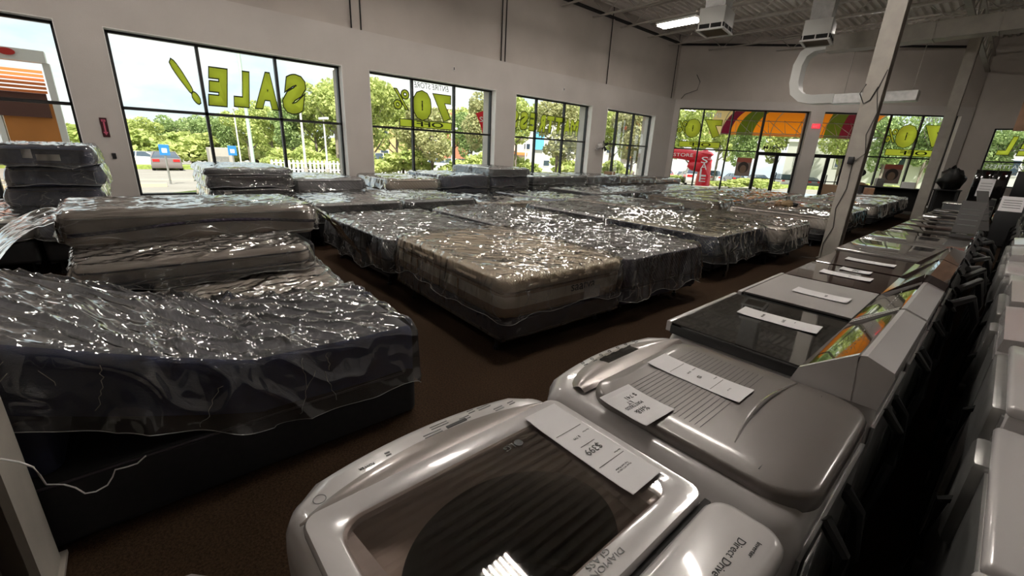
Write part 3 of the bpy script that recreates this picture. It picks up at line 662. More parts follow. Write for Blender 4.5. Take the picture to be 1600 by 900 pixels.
# --- front row, next to the washers
s1 = bed(-2.38, 2.13, 3.64, .70, .34, 'cream', 'cream pillow-top mattress with tan piping at the aisle corner', style='pillow', pip='cord', hi=2, seed=2, rz=R_, fcol='navyfound', fwrap=True, wm='wrap', drop=.36, amp=.010, fold=.02)
label_tag(s1, 1.03, .18, .02, .22, .12)
text('saatva', Vector((1.028, .16, .165)), (0, 1, 0), ZV, .32, .07, M['ink'], s1)
g = MB()
for sx in (-.45, .35): g.tube([(sx, -.775, .03), (sx, -.78, .2)], .008, 6)
g.build('handle_strap', Q['cord'], s1)
s2 = bed(-2.32, 3.70, 5.2, .68, .33, 'plum', 'dark plum mattress beside the cream pillow-top on its far side', style='plain', hi=2, seed=4, rz=R_, fcol='navyfound', wm='wrap', drop=.42, amp=.010, fold=.04)
label_tag(s2, 1.03, -.62, -.02, .03, .22)
s3 = bed(-2.5, 6.05, 7.95, .66, .30, 'khakinavy', 'wide dark navy mattress with knotted plastic hanging at its corner', hi=1, seed=5, wm='wrap', drop=.40, amp=.012, fold=.07)
g = MB(); g.tube([(1.03, -.62, .3), (1.07, -.6, .16), (1.05, -.62, .02), (1.09, -.6, -.2), (1.08, -.62, -.32)], [.012, .03, .05, .018, .03], 9)
g.tube([(1.02, -.95, .3), (1.05, -.8, .1), (1.05, -.62, .02)], [.01, .02, .03], 7); g.tube([(1.02, -.1, .3), (1.06, -.35, .1), (1.05, -.6, .02)], [.01, .02, .03], 7)
g.build('plastic_knot', M['wrap'], s3, smooth=180)
bed(-2.28, 8.05, 9.45, .64, .28, 'ivory', 'ivory mattress just before the middle column', hi=1, seed=6, wm='wrap', drop=.38, fold=.06)
b5 = bed(-2.3, 10.75, 12.55, .64, .28, 'ivory', 'ivory mattress with fan pattern behind the middle column', hi=1, seed=7, drop=.34)
bed(-2.3, 12.6, 14.4, .64, .28, 'ivory', 'ivory mattress third past the middle column gap, with dark edge wrap', seed=8, drop=.34)
bed(-2.3, 15.6, 17.3, .66, .28, 'ivory', 'ivory mattress just before the second column, after the dark gap', seed=9, drop=.34)
bed(-2.3, 17.35, 19.0, .66, .28, 'white', 'white mattress level with the second column', seed=10, drop=.34)
bed(-2.3, 19.1, 20.8, .70, .32, 'ivory', 'ivory mattress behind the second column', seed=11, drop=.34)
# fan pattern printed stripes
g = MB()
for k in range(26):
    y = -.75 + k * .033; g.box(-.55 + .05 * math.sin(k * .5), -.28 + .02 * math.cos(k), y, y + .014, .305, .308)
g.build('printed_stripes', M['ink'], b5, smooth=0)
# --- second row, head to head with the front row
d1 = bed(-4.62, 2.15, 3.72, .62, .27, 'charcoal', 'crinkled charcoal mattress behind the cream pillow-top', hi=2, seed=12, wm='wrap', drop=.40, amp=.010, fold=.05, Lx=2.05)
bed(-4.62, 3.95, 5.5, .64, .27, 'grey', 'silvery crinkled mattress behind the plum mattress', hi=1, seed=13, wm='wrap', drop=.3, amp=.012, Lx=2.0)
bed(-4.35, 6.0, 7.5, .66, .27, 'grey', 'blue-grey mattress behind the wide navy mattress', hi=1, seed=14, wm='wrap', drop=.24)
bed(-4.75, 7.6, 9.4, .68, .27, 'ivory', 'ivory mattress behind the blue-grey mattress with square quilted edge', seed=15)
bed(-4.75, 11.1, 12.7, .64, .25, 'tan', 'tan-edged mattress in the middle row past the dark gap', seed=16)
bed(-4.75, 12.8, 14.4, .66, .25, 'ivory', 'ivory mattress second past the dark gap in the middle row', seed=17)
bed(-4.75, 14.6, 16.2, .66, .25, 'ivory', 'ivory mattress toward the entrance in the middle row', seed=18)
bed(-4.75, 16.4, 18.0, .64, .25, 'white', 'farthest white mattress of the middle row near the doors', seed=19)
foundation(-5.9, 10.25, 0, 2.0, 1.3, .45, 'bare dark box spring filling the gap in the middle row')
# --- third row
bed(-7.3, -2.6, -.95, .68, .25, 'white', 'white mattress left of the navy stack', seed=20, Lx=2.1)
bed(-7.25, -.9, .55, .68, .25, 'blue', 'pale blue mattress behind the stepped ivory pile, beside the navy stack', seed=21, Lx=1.2)
bed(-7.25, .62, 2.08, .66, .25, 'blue', 'pale blue mattress right in front of the black stack', seed=22)
k1 = bed(-7.22, 2.2, 3.68, .70, .24, 'charcoal', 'flat mattress with crisp black side in front of the grey pile', hi=1, seed=23, amp=.004, fold=.012, drop=.3)
bed(-7.3, 3.84, 5.42, .68, .24, 'black', 'black mattress with diagonal sheen wrap beside the crisp flat mattress', hi=1, seed=24)
bed(-7.0, 5.52, 7.15, .60, .24, 'beige', 'low cream-edged mattress in front of the navy stack by the wall', seed=25)
bed(-7.0, 7.25, 8.85, .62, .24, 'blue', 'pale blue flat mattress in front of the tallest wall stack', seed=26)
bed(-7.3, 9.6, 11.2, .66, .24, 'charcoal', 'white-topped dark-sided mattress beyond the pale blue flat one', seed=27)
bed(-7.3, 11.3, 12.9, .66, .24, 'black', 'black-sided mattress in the third row opposite the fan', seed=28)
bed(-7.3, 13.0, 14.8, .64, .24, 'white', 'long white mattress under the corner pillar', seed=29)
bed(-7.3, 15.0, 16.8, .64, .24, 'white', 'farthest white mattress of the third row by the red arch', seed=30)
# --- stacks by the window wall
def stack(xf, y0, y1, layers, nm, Lx=1.95, wm='wrapfar', base=0.0, words=None):
    z = base; out = []
    for k, (T, col, dy) in enumerate(layers):
        o = mattress(xf - Lx / 2, (y0 + y1) / 2 + dy, z, Lx, y1 - y0, T, col, '%s, %s' % (words[k] if words else 'layer', nm), 'mattresses stacked along the window wall', seed=40 + len(nm) + k, wm=wm, drop=T * .96, fold=.03, hi=1 if Lx < 1.99 and xf > -9 else 0)
        z += T + .028; out.append(o)
    return out
W5 = ['bottom mattress', 'second mattress from the bottom', 'third mattress from the bottom', 'fourth mattress from the bottom', 'top mattress']
st = stack(-8.4, -1.2, -.32, [(.31, 'navy', .02), (.31, 'navy', 0), (.25, 'navy', -.02), (.235, 'navy', .04), (.235, 'navy', -.01)], 'narrow navy stack at left by the pier', Lx=1.9, words=W5, wm='wrap')
label_tag(st[-1], .96, -.22, .1, .09, .11); label_tag(st[-1], .96, -.10, .07, .22, .08)
st = stack(-9.3, 1.05, 2.40, [(.26, 'black', 0), (.24, 'black', 0), (.22, 'black', .02), (.21, 'black', 0), (.10, 'charcoal', -.01)], 'black stack under the SALE window', words=W5, wm='wrap')
label_tag(st[-3], .98, -.5, .07, .12, .13)
stack(-9.35, 2.5, 3.88, [(.28, 'grey', 0), (.24, 'grey', 0), (.24, 'grey', .0), (.10, 'grey', 0)][:3], 'grey pile right of the black stack', words=['bottom grey mattress', 'middle grey mattress', 'top brownish grey mattress in loose wrap'], base=.12)
stack(-9.4, 4.5, 5.85, [(.34, 'white', 0), (.28, 'beige', 0), (.24, 'beige', 0)], 'cream pile below the painted 70', words=['bottom mattress', 'middle mattress', 'top rolled cream mattress with blue print end'])
stack(-9.4, 5.95, 7.42, [(.34, 'navy', 0), (.30, 'navy', 0), (.30, 'navy', 0)], 'glossy navy pile with small badge', words=['bottom mattress', 'middle mattress', 'top mattress'])
stack(-9.4, 7.5, 8.9, [(.34, 'black', 0), (.30, 'black', 0), (.26, 'navy', 0), (.2, 'charcoal', 0)], 'tallest pile between the painted windows', words=['bottom mattress', 'second mattress', 'third mattress', 'top mattress with puffed wrap'])
stack(-9.4, 9.15, 11.6, [(.36, 'black', 0), (.32, 'black', 0), (.22, 'black', 0)], 'long black pile under the MATTRESS window', words=['bottom mattress', 'middle mattress', 'top mattress'])
stack(-9.4, 11.68, 13.5, [(.36, 'charcoal', 0), (.32, 'charcoal', 0), (.22, 'charcoal', 0)], 'crisp dark pile left of the fan pier', words=['bottom mattress', 'middle mattress', 'top mattress'])
stack(-9.4, 13.7, 15.95, [(.36, 'tan', 0), (.3, 'tan', 0), (.2, 'tan', 0)], 'brown floral pile under the last window', words=['bottom mattress', 'middle mattress', 'top mattress'])
stack(-9.4, 16.3, 17.9, [(.36, 'black', 0), (.3, 'black', 0), (.12, 'white', 0)], 'low black pile at the wall corner', words=['bottom mattress', 'middle mattress', 'top striped mattress'])

# --- near navy bed (bent, with the left half riding up) and the stepped ivory pile
def bent(Lx, y0, y1, zf, T, n=90, nx=26, off=0, seed=0, amp=0, drop=0):
    pass
def zt(y):                      # top height along the bed
    if y > .35: return .635 + .01 * math.sin(y * 5)
    t_ = (.35 - y) / 1.15; return .635 + .46 * (t_ ** 1.15) if t_ > 0 else .635
def bent_body(xb, xf, ya, yb, T, grow=0, seed=0, amp=0.0, drop=None, ny=60, nx=20, nside=6, bottom=True, fold=0, crease=0):
    g = MB(); rr = []
    for j in range(ny + 1):
        y = ya - grow + (yb - ya + 2 * grow) * j / ny; z1 = zt(min(max(y, ya), yb)) + grow
        ed = min(1, min(y - (ya - grow), (yb + grow) - y) / .05); z1 -= .03 * (1 - ed) ** 2
        ring = []
        f_, b_ = xf + grow, xb - grow
        T_ = T if drop is None else drop * (1 + .25 * noise.noise(Vector((y * 2.2, seed, 0)))); lo = z1 - T_
        for k in range(nside + 1):     # back side up
            t_ = k / nside; z = lo + (z1 - .03 - lo) * t_; ring.append((b_ - (fold * (1 - t_) * (.6 + noise.noise(Vector((y * 5, 3, seed)))) if fold else 0), y, z))
        for k in range(nx + 1):
            t_ = k / nx; x = b_ + .025 + (f_ - b_ - .05) * t_; z = z1
            if amp:
                v = Vector((x * 2.2 + y * 1.6, y * 5 - x * 4.5, seed)); w_ = 2 * max(0, 1 - abs(noise.noise(v)) * 2.6) ** 2 - .5; w2 = 1.6 * max(0, 1 - abs(noise.noise(v * 2.9)) * 2.6) ** 2 - .4
                deep = math.exp(-((y - .28) / .32) ** 2); z += amp * (w_ + .6 * w2) * (1 + .8 * deep) - .012 * deep * math.sin(x * 5 + y * 9)
            ring.append((x, y, z))
        for k in range(nside, -1, -1):
            t_ = k / nside; z = lo + (z1 - .03 - lo) * t_
            ff = 0
            if fold: ff = fold * (1 - t_) * (.6 + noise.noise(Vector((y * 5, 9, seed)))) + amp * .7 * (2 * max(0, 1 - abs(noise.noise(Vector((y * 4 + z * 3, z * 3 - y * 2, seed + 4)))) * 2.6) ** 2 - .3)
            ring.append((f_ + max(ff, -.002), y, z))
        rr.append(ring)
    n = len(rr[0]); vs = [p for r in rr for p in r]; fs = []
    for j in range(ny):
        for k in range(n - 1): fs.append((j * n + k, j * n + k + 1, (j + 1) * n + k + 1, (j + 1) * n + k))
        if bottom: fs.append((j * n + n - 1, j * n, (j + 1) * n, (j + 1) * n + n - 1))
    fs.append(tuple(range(n))); fs.append(tuple(ny * n + k for k in range(n - 1, -1, -1)))
    g.add(vs, fs)
    if crease:
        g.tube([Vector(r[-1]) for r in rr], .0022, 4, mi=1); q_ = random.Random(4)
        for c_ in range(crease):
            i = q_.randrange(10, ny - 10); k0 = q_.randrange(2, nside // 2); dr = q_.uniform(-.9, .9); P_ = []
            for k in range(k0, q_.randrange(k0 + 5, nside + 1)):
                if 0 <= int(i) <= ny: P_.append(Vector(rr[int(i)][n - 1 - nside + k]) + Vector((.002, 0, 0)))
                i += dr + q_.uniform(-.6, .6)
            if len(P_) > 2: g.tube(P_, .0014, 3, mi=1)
    return g
nb = bent_body(-3.22, -2.23, -1.15, 1.17, .30).build('mattress', Q['silvernavy'], smooth=60)
tag(nb, 'navy mattress in loose crinkled plastic, sagging in the middle, beside the near column', 'mattress', MG)
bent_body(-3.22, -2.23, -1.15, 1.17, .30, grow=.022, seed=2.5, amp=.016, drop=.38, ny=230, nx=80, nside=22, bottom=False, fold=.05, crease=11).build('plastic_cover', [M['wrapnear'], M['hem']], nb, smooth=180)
foundation(-2.72, -.02, .015, 1.02, 2.42, .31, 'black box spring of the nearest navy bed, with small woven crosses')
g = MB(); fz = KIDS
for k in range(9):
    for j in range(2):
        y = -.9 + k * .24 + j * .12; z = .10 + j * .11; g.box(-2.207, -2.205, y - .008, y + .008, z - .0015, z + .0015); g.box(-2.207, -2.205, y - .0015, y + .0015, z - .008, z + .008)
g.build('woven_cross', M['inkgrey'], [o for o in COL.objects if o.get('label', '').startswith('black box spring of the nearest')][0], smooth=0)
foundation(-2.74, -.78, .33, .94, .74, .27, 'navy folded mattress base propping up the left half of the nearest bed', 'navyfound')
def onx(px, py, x): r = ray(px, py); t_ = x / r.x; return Vector((0, 0, EYE)) + r * t_
mb = MB(); mb.tube([onx(px, py, -2.165 if px > 70 else -1.885) for px, py in ((0, 717), (30, 722), (52, 730), (62, 742), (72, 757), (100, 757), (118, 762), (133, 771), (150, 768), (168, 758), (176, 745), (180, 734), (200, 729), (215, 724), (228, 712))], .003, 6)
o = mb.build('white_cable', M['sill']); tag(o, 'thin white cable curling beside the near column', 'cable')

def quad_mattress(corners, T, col, label, drop=None, seed=0, amp=.008, rz=0, pip='corddark', hi=1, **kw):
    # corners: front-left, front-right, back-right, back-left of the top surface
    FL, FR, BR, BL = [Vector(c) for c in corners]
    c = (FL + FR + BR + BL) / 4; Lx = ((FL - BL).length + (FR - BR).length) / 2; Wy = ((FL - FR).length + (BL - BR).length) / 2
    ey = ((FR - FL) + (BR - BL)).normalized(); ex = ((FL - BL) + (FR - BR)).normalized(); ez = ex.cross(ey).normalized(); ex = ey.cross(ez)
    o = mattress(0, 0, 0, Lx, Wy, T, col, label, MG, seed=seed, hi=hi, pip=pip, amp=amp, drop=drop, wm='wraplong', **kw)
    R3 = Matrix((ex, ey, ez)).transposed(); o.rotation_euler = R3.to_euler(); o.location = c - ez * T
    return o
TE = dict(fold=.03, freq=(10, 3))
quad_mattress([(-3.46, .0, .56), (-3.46, 1.22, .54), (-4.4, 1.2, .64), (-4.4, .0, .66)], .16, 'ivory', 'lowest ivory mattress of the stepped pile with crinkled top', seed=31, drop=.18, **TE)
quad_mattress([(-3.8, -.40, .82), (-3.85, 1.04, .81), (-4.8, 1.10, .83), (-4.75, -.4, .84)], .15, 'taupe', 'middle taupe mattress of the stepped pile', seed=32, drop=.17, **TE)
p3 = quad_mattress([(-4.42, -.46, 1.09), (-4.5, 1.30, 1.06), (-5.45, 1.35, 1.06), (-5.4, -.45, 1.09)], .25, 'taupe', 'top taupe mattress of the stepped pile with dark wavy stripe', seed=33, drop=.20, pip='cordwhite', amp=.004, **TE)
g = MB(); g.tube([(.50, -.87 + k * .087, .135 - .035 * math.cos(.5 + k / 20 * PI * 1.5)) for k in range(21)], .016, 6); g.build('side_stripe', Q['plum'], p3)
foundation(-4.35, .5, 0, 1.6, 1.6, .42, 'dark box spring under the stepped ivory pile')
foundation(-4.85, .42, .43, 1.0, 1.7, .30, 'plain base mattress inside the stepped ivory pile', 'found')
# loose bags of plastic at the pile ends
def bag(pts_a, pts_b, label):
    g = MB(); n = 26; m_ = 14; vs = []
    for i in range(n + 1):
        t_ = i / n; a = Vector(pts_a[0]).lerp(Vector(pts_a[1]), t_); b = Vector(pts_b[0]).lerp(Vector(pts_b[1]), t_)
        for j in range(m_ + 1):
            s_ = j / m_; p = a.lerp(b, s_); w_ = noise.noise(Vector((t_ * 7, s_ * 5, len(label)))) * .06; p += Vector((.3, .6, .5)) * w_ * math.sin(PI * min(1, s_ + .15)) + Vector((0, 0, .08 * math.sin(PI * s_)))
            vs.append(p)
    fs = [(i * (m_ + 1) + j, i * (m_ + 1) + j + 1, (i + 1) * (m_ + 1) + j + 1, (i + 1) * (m_ + 1) + j) for i in range(n) for j in range(m_)]
    g.add(vs, fs); return g
b1 = bag(((-4.45, 1.30, 1.07), (-5.2, 1.36, 1.06)), ((-4.3, 1.72, .55), (-5.1, 1.78, .62)), 'a').build('plastic_flap', M['wrap'], smooth=180)
b2 = bag(((-4.40, -.46, 1.05), (-5.2, -.46, 1.07)), ((-4.2, -.82, .72), (-5.0, -.95, .80)), 'ab').build('plastic_flap', M['wrap'], smooth=180)
for b_ in (b1, b2): b_.parent = p3; b_.matrix_parent_inverse = (Matrix.Translation(p3.location) @ p3.rotation_euler.to_matrix().to_4x4()).inverted()
b3 = bag(((-2.5, 5.22, .66), (-3.0, 5.24, .66)), ((-2.35, 5.45, .35), (-3.0, 5.5, .42)), 'abc').build('plastic_flap', M['wrap'], smooth=180)
b3.parent = s2; b3.matrix_parent_inverse = (Matrix.Translation(s2.location) @ s2.rotation_euler.to_matrix().to_4x4()).inverted()

# ------------------------------------------------------------------ washers (front faces -x, rear toward +x)
WX = -.475
def wout(k=0.0, wy=.35, xf=-.325, bulge=.06, xb=.385, rf=.06, rb=.07):
    P = []
    def arc(cx_, cy_, r, t0, t1, n):
        for i in range(n + 1):
            t_ = t0 + (t1 - t0) * i / n; P.append((cx_ + r * math.cos(t_), cy_ + r * math.sin(t_)))
    arc(xb - rb, wy - rb, rb, 0, PI / 2, 6); arc(xf + rf, wy - rf, rf, PI / 2, PI * .86, 5)
    for i in range(1, 16):
        y = (wy - rf * .55) * (1 - 2 * i / 16); P.append((xf - bulge * (1 - (y / wy) ** 2) ** .8, y))
    arc(xf + rf, -wy + rf, rf, PI * 1.14, 1.5 * PI, 5); arc(xb - rb, -wy + rb, rb, 1.5 * PI, 2 * PI, 6)
    if k: P = [(x * (1 - k / .37), y * (1 - k / .35)) for x, y in P]
    return P
def strip(yf0, yf1, n=24):   # surface between two x(y) curves
    g = MB()
    return g
def band_mesh(fa, fb, y0, y1, za, zb, zm, n=30, mcols=6):
    g = MB(); vs = []
    for i in range(n + 1):
        y = y0 + (y1 - y0) * i / n; a = fa(y); b = fb(y)
        for j in range(mcols + 1):
            t_ = j / mcols; vs.append((a + (b - a) * t_, y, za + (zb - za) * t_ - zm * math.sin(PI * t_)))
    fs = [(i * (mcols + 1) + j, i * (mcols + 1) + j + 1, (i + 1) * (mcols + 1) + j + 1, (i + 1) * (mcols + 1) + j) for i in range(n) for j in range(mcols)]
    return g.add(vs, fs)
XD = Vector((0, -1, 0)); YD = Vector((1, 0, 0))
M['tub'] = mat('tub_cover_plastic', (.50, .44, .40), .45); M['drum'] = mat('drum_steel', (.03, .034, .045), .3, .6, var=.4, vscale=60)
def frosted():
    m = mat('frosted_lid_border', (.30, .265, .24), .25, coat=.8); t = m.node_tree; b = t.nodes['Principled BSDF']
    g = N(t, 'ShaderNodeTexCoord'); wv = N(t, 'ShaderNodeTexWave', bands_direction='X'); wv.inputs['Scale'].default_value = 26; wv.inputs['Distortion'].default_value = .4
    r = N(t, 'ShaderNodeValToRGB'); r.color_ramp.elements[0].color = (.13, .115, .105, 1); r.color_ramp.elements[1].color = (.19, .17, .155, 1)
    t.links.new(g.outputs['Object'], wv.inputs['Vector']); t.links.new(wv.outputs['Fac'], r.inputs[0]); t.links.new(r.outputs[0], b.inputs['Base Color']); return m
M['frost'] = frosted()
def cabinet(t, mt, z1=1.0, holes=True, wy=.35, deckhole=None, **kw):
    g = MB(); rr = [[(x, y, z) for x, y in wout(k, wy, **kw)] for k, z in ((.012, .03), (0, .04), (0, z1 - .085), (.003, z1 - .05), (.012, z1 - .022), (.028, z1 - .006), (.05, z1))]
    if deckhole:
        n = len(rr[0]); ha, hb, hr, hx = deckhole; inner = []
        for (x, y, z) in rr[-1]:
            an = math.atan2(y, x - hx); dx, dy = math.cos(an), math.sin(an); k = min(ha / max(abs(dx), 1e-6), hb / max(abs(dy), 1e-6)); inner.append((hx + dx * k * .985, dy * k * .985, z1))
        rr.append(inner); rr.append([(x, y, z1 - .05) for x, y, z in inner]); g.rings(rr, True, False)
    else: g.rings(rr)
    g.build('cabinet', mt, t, smooth=50)
    g = MB()
    for sx in (-.28, .3):
        for sy in (-.28, .28): g.tube([(sx, sy, 0), (sx, sy, .035)], .022, 10)
    g.build('foot', M['rubber'], t)
def rear_hoses(t, seed=0):
    r_ = random.Random(seed); g = MB()
    g.tube([(.39, .1, .86), (.43, .12, .8), (.45, .14 + .05 * r_.random(), .6), (.42, .1, .35), (.44, 0, .15)], .018, 8)
    g.tube([(.39, -.12, .9), (.44, -.13, .84), (.45, -.1, .7), (.43, -.18, .5), (.44, -.2, .2)], .016, 8); g.build('hose', M['rubber'], t)
    g = MB(); g.box(.384, .392, -.3, .3, .12, .9); g.build('rear_panel', M['galv'], t, smooth=0)
def washer_a(y, label):           # white, curved control strip in front, lid with a round-drum window
    t = thing('top_load_washer', label, 'washing machine', (WX, y, 0)); wy = .355
    cabinet(t, M['white'], 1.0, deckhole=(.205, .31, .05, .0), wy=wy)
    fa = lambda yy: -.225 - .075 * max(0, 1 - (yy / .335) ** 2) ** .8; fb = lambda yy: -.222
    band_mesh(fa, fb, -.335, .335, 1.004, 1.003, -.004).build('control_band', M['greyband'], t, smooth=60)
    # lid: raised frame with a window hole, frosted border, glass
    z = 1.002; o_ = rrect(.222, .335, .03, 8); i_ = rrect(.165, .285, .05, 8)
    g = MB(); g.rings([[(x, yy, z) for x, yy in o_], [(x, yy, z + .014) for x, yy in o_], [(x * .985, yy * .99, z + .020) for x, yy in o_], [(x * 1.06, yy * 1.03, z + .020) for x, yy in i_], [(x, yy, z + .012) for x, yy in i_], [(x, yy, z - .002) for x, yy in i_]], False, False)
    lid = g.build('lid', M['white'], t, smooth=50)
    g = MB(); ci = [(.15 * math.cos(k * PI / 18) * 1.0 , .02 + .225 * math.sin(k * PI / 18)) for k in range(36)]
    g.rings([[(x, yy, z + .016) for x, yy in rrect(.172, .292, .05, 8)], [(x, yy, z + .018) for x, yy in rrect(.172, .292, .05, 8, .004)]], True, True); g.build('lid_window', M['lidglass'], lid, smooth=0)
    g = MB(); a_ = [(x, yy, .975) for x, yy, _1, _2 in perim(.20, .31, .05, 72)]; n = len(a_)
    cc = [(.20 * x / math.hypot(x, yy * .75), .27 * yy * .75 / math.hypot(x, yy * .75)) for x, yy, _ in a_]
    g.rings([a_, [(x * 1.0, yy * 1.0 + .01, .93) for x, yy in cc], [(x * .9, yy * .9 + .01, .915) for x, yy in cc]], False, False); g.build('tub_ring', M['tub'], t, smooth=50)
    g = MB(); g.rings([[(x * .9, yy * .9 + .01, .915) for x, yy in cc], [(x * .92, yy * .92 + .01, .6) for x, yy in cc], [(x * .3, yy * .3 + .01, .57) for x, yy in cc]], False, True); g.build('drum', M['drum'], t, smooth=50)
    g = MB(); g.rings([[(r * math.cos(k * PI / 12), .01 + r * math.sin(k * PI / 12), zz) for k in range(24)] for r, zz in ((.15, .57), (.12, .6), (.05, .63))]); g.build('pulsator', M['tub'], t)
    # rear hump
    g = MB(); g.rings([[(x + .308, yy, zz) for x, yy in rrect(.072, .345, .045, 8, k)] for k, zz in ((0, .98), (0, 1.012), (.008, 1.022), (.02, 1.026))]); g.build('rear_console', M['white'], t, smooth=50)
    g = MB(); g.box(.223, .236, -.335, .335, .985, 1.004); g.build('hinge_gap', M['dark'], t, smooth=0)
    for k, (wd, s_, x) in enumerate((('Inverter', .045, .345), ('Direct Drive', .11, .322))): text(wd, (x, .21 if k else .26, 1.0265), XD, YD, s_, .014 if k else .008, M['ink'], t, ext=.0004)
    # print on strip
    g = MB(); z = 1.0265
    g.rings([[(.325 + .013 * math.cos(k * PI / 10), .125 + .013 * math.sin(k * PI / 10), zz) for k in range(20)] for zz in (z, z + .0005)])
    for j in range(3):
        yy = .095 - j * .034
        for (a, b, c_, d) in ((-.013, .013, -.013, -.012), (-.013, .013, .012, .013), (-.013, -.012, -.013, .013), (.012, .013, -.013, .013)): g.box(.325 + a, .325 + b, yy + c_, yy + d, z, z + .0005)
        g.tube([(.325 + .007 * math.cos(k * PI / 5), yy + .007 * math.sin(k * PI / 5), z) for k in range(8)], .0012, 4)
    g.build('printed_icon', M['ink'], t, smooth=0)
    text('he', (.325, .125, 1.0275), XD, YD, .016, .012, M['paper'], t, ext=.0002)
    text('DIAMOND\nGLASS', (.185, .03, 1.0225), XD, YD, .10, .026, M['inkgrey'], t, ext=.0004)
    text('LG', (-.135, .10, 1.0205), XD, YD, .028, .016, M['ink'], t, ext=.0004)
    g = MB(); g.rings([[(-.135 + .011 * math.cos(k * PI / 10), .128 + .011 * math.sin(k * PI / 10), zz) for k in range(20)] for zz in (1.0205, 1.0209)]); g.build('badge', M['ink'], t, smooth=0)
    g = MB(); zf = lambda x: .9995
    P_ = [(-.315, -.12, .012, .004), (-.30, -.02, .03, .003), (-.315, .0, .05, .003), (-.335, .03, .05, .003), (-.32, .10, .03, .003), (-.335, .13, .02, .003), (-.33, .17, .04, .003), (-.30, .2, .03, .003), (-.30, .245, .02, .003)]
    for x, yy, l, w_ in P_:
        for q in range(2): g.box(x + q * .009 - w_ / 2, x + q * .009 + w_ / 2, yy - l / 2, yy + l / 2, 1.0, 1.0012)
    g.build('printed_marks', M['inkgrey'], t, smooth=0)
    text('POWER', (-.30, -.175, 1.0005), XD, YD, .035, .007, M['ink'], t, ext=.0006)
    g = MB(); g.box(-.315, -.305, .04, .10, 1.0, 1.0016); g.build('display', M['ink'], t, smooth=0)
    g = MB(); g.tube([(-.27 + .012 * math.cos(k * PI / 8), -.285 + .012 * math.sin(k * PI / 8), 1.0) for k in range(16)], .001, 4, closed=True); g.build('screw_cap', M['inkgrey'], t)
    rear_hoses(t, 1)
    return t
def washer_b(y, label):           # white body with brushed grey ribbed lid
    t = thing('top_load_washer', label, 'washing machine', (WX, y, 0)); wy = .355
    cabinet(t, M['white'], .995, wy=wy)
    fa = lambda yy: -.245 - .085 * max(0, 1 - (yy / .29) ** 2) ** .7; fb = lambda yy: -.2
    band_mesh(fa, fb, -.29, .30, .998, 1.002, .0 - .012).build('control_band', M['greyband'], t, smooth=60)
    P = []
    for x, yy in rrect(.295, .295, .10, 10): P.append((x + .09, yy))
    P = [(max(x, -.2) if x < 0 else x, yy) for x, yy in P]
    g = MB(); g.rings([[(x * (1 - k * .9), yy * (1 - k), z) for x, yy in P] for k, z in ((0, .98), (0, 1.008), (.015, 1.018), (.05, 1.022), (.25, 1.026))]); lid = g.build('lid', M['greylid'], t, smooth=60)
    g = MB()
    for k in range(17):
        x = -.12 + k * .0145; g.box(x - .0007, x + .0007, -.21, .22, 1.0262, 1.0266)
    g.build('ribs', M['ink'], lid, smooth=0)
    g = MB(); g.tube([(.268, -.25 + k * .041, 1.0235) for k in range(13)], .0016, 5); g.build('lid_seam', M['ink'], lid)
    g = MB(); g.tube([(.195 - .025 * math.sin(k / 9 * PI), -.2 + k * .052, 1.0245 + .004 * math.sin(k / 9 * PI)) for k in range(10)], [.002 + .005 * math.sin(k / 9 * PI) for k in range(10)], 8); g.build('lid_grip_highlight', M['lightgloss'], lid)  # paler tube stands in for the highlight on the lid's raised crescent
    g = MB(); g.box(-.30, -.262, -.09, .09, 1.002, 1.012); g.build('display', M['blackgloss'], t, smooth=0)
    g = MB()
    for k in range(7):
        g.tube([(-.325 + .006 * math.cos(a * PI / 5), -.15 + k * .05 + .006 * math.sin(a * PI / 5), 1.004) for a in range(10)], .0012, 4, closed=True)
        g.box(-.312, -.309, -.16 + k * .05, -.14 + k * .05, 1.004, 1.005); g.build('printed_icon', M['ink'], t, smooth=0); g = MB()
    text('Smart+', (.30, .12, 1.024), XD, YD, .05, .014, M['ink'], t, ext=.0006)
    rear_hoses(t, 2); return t
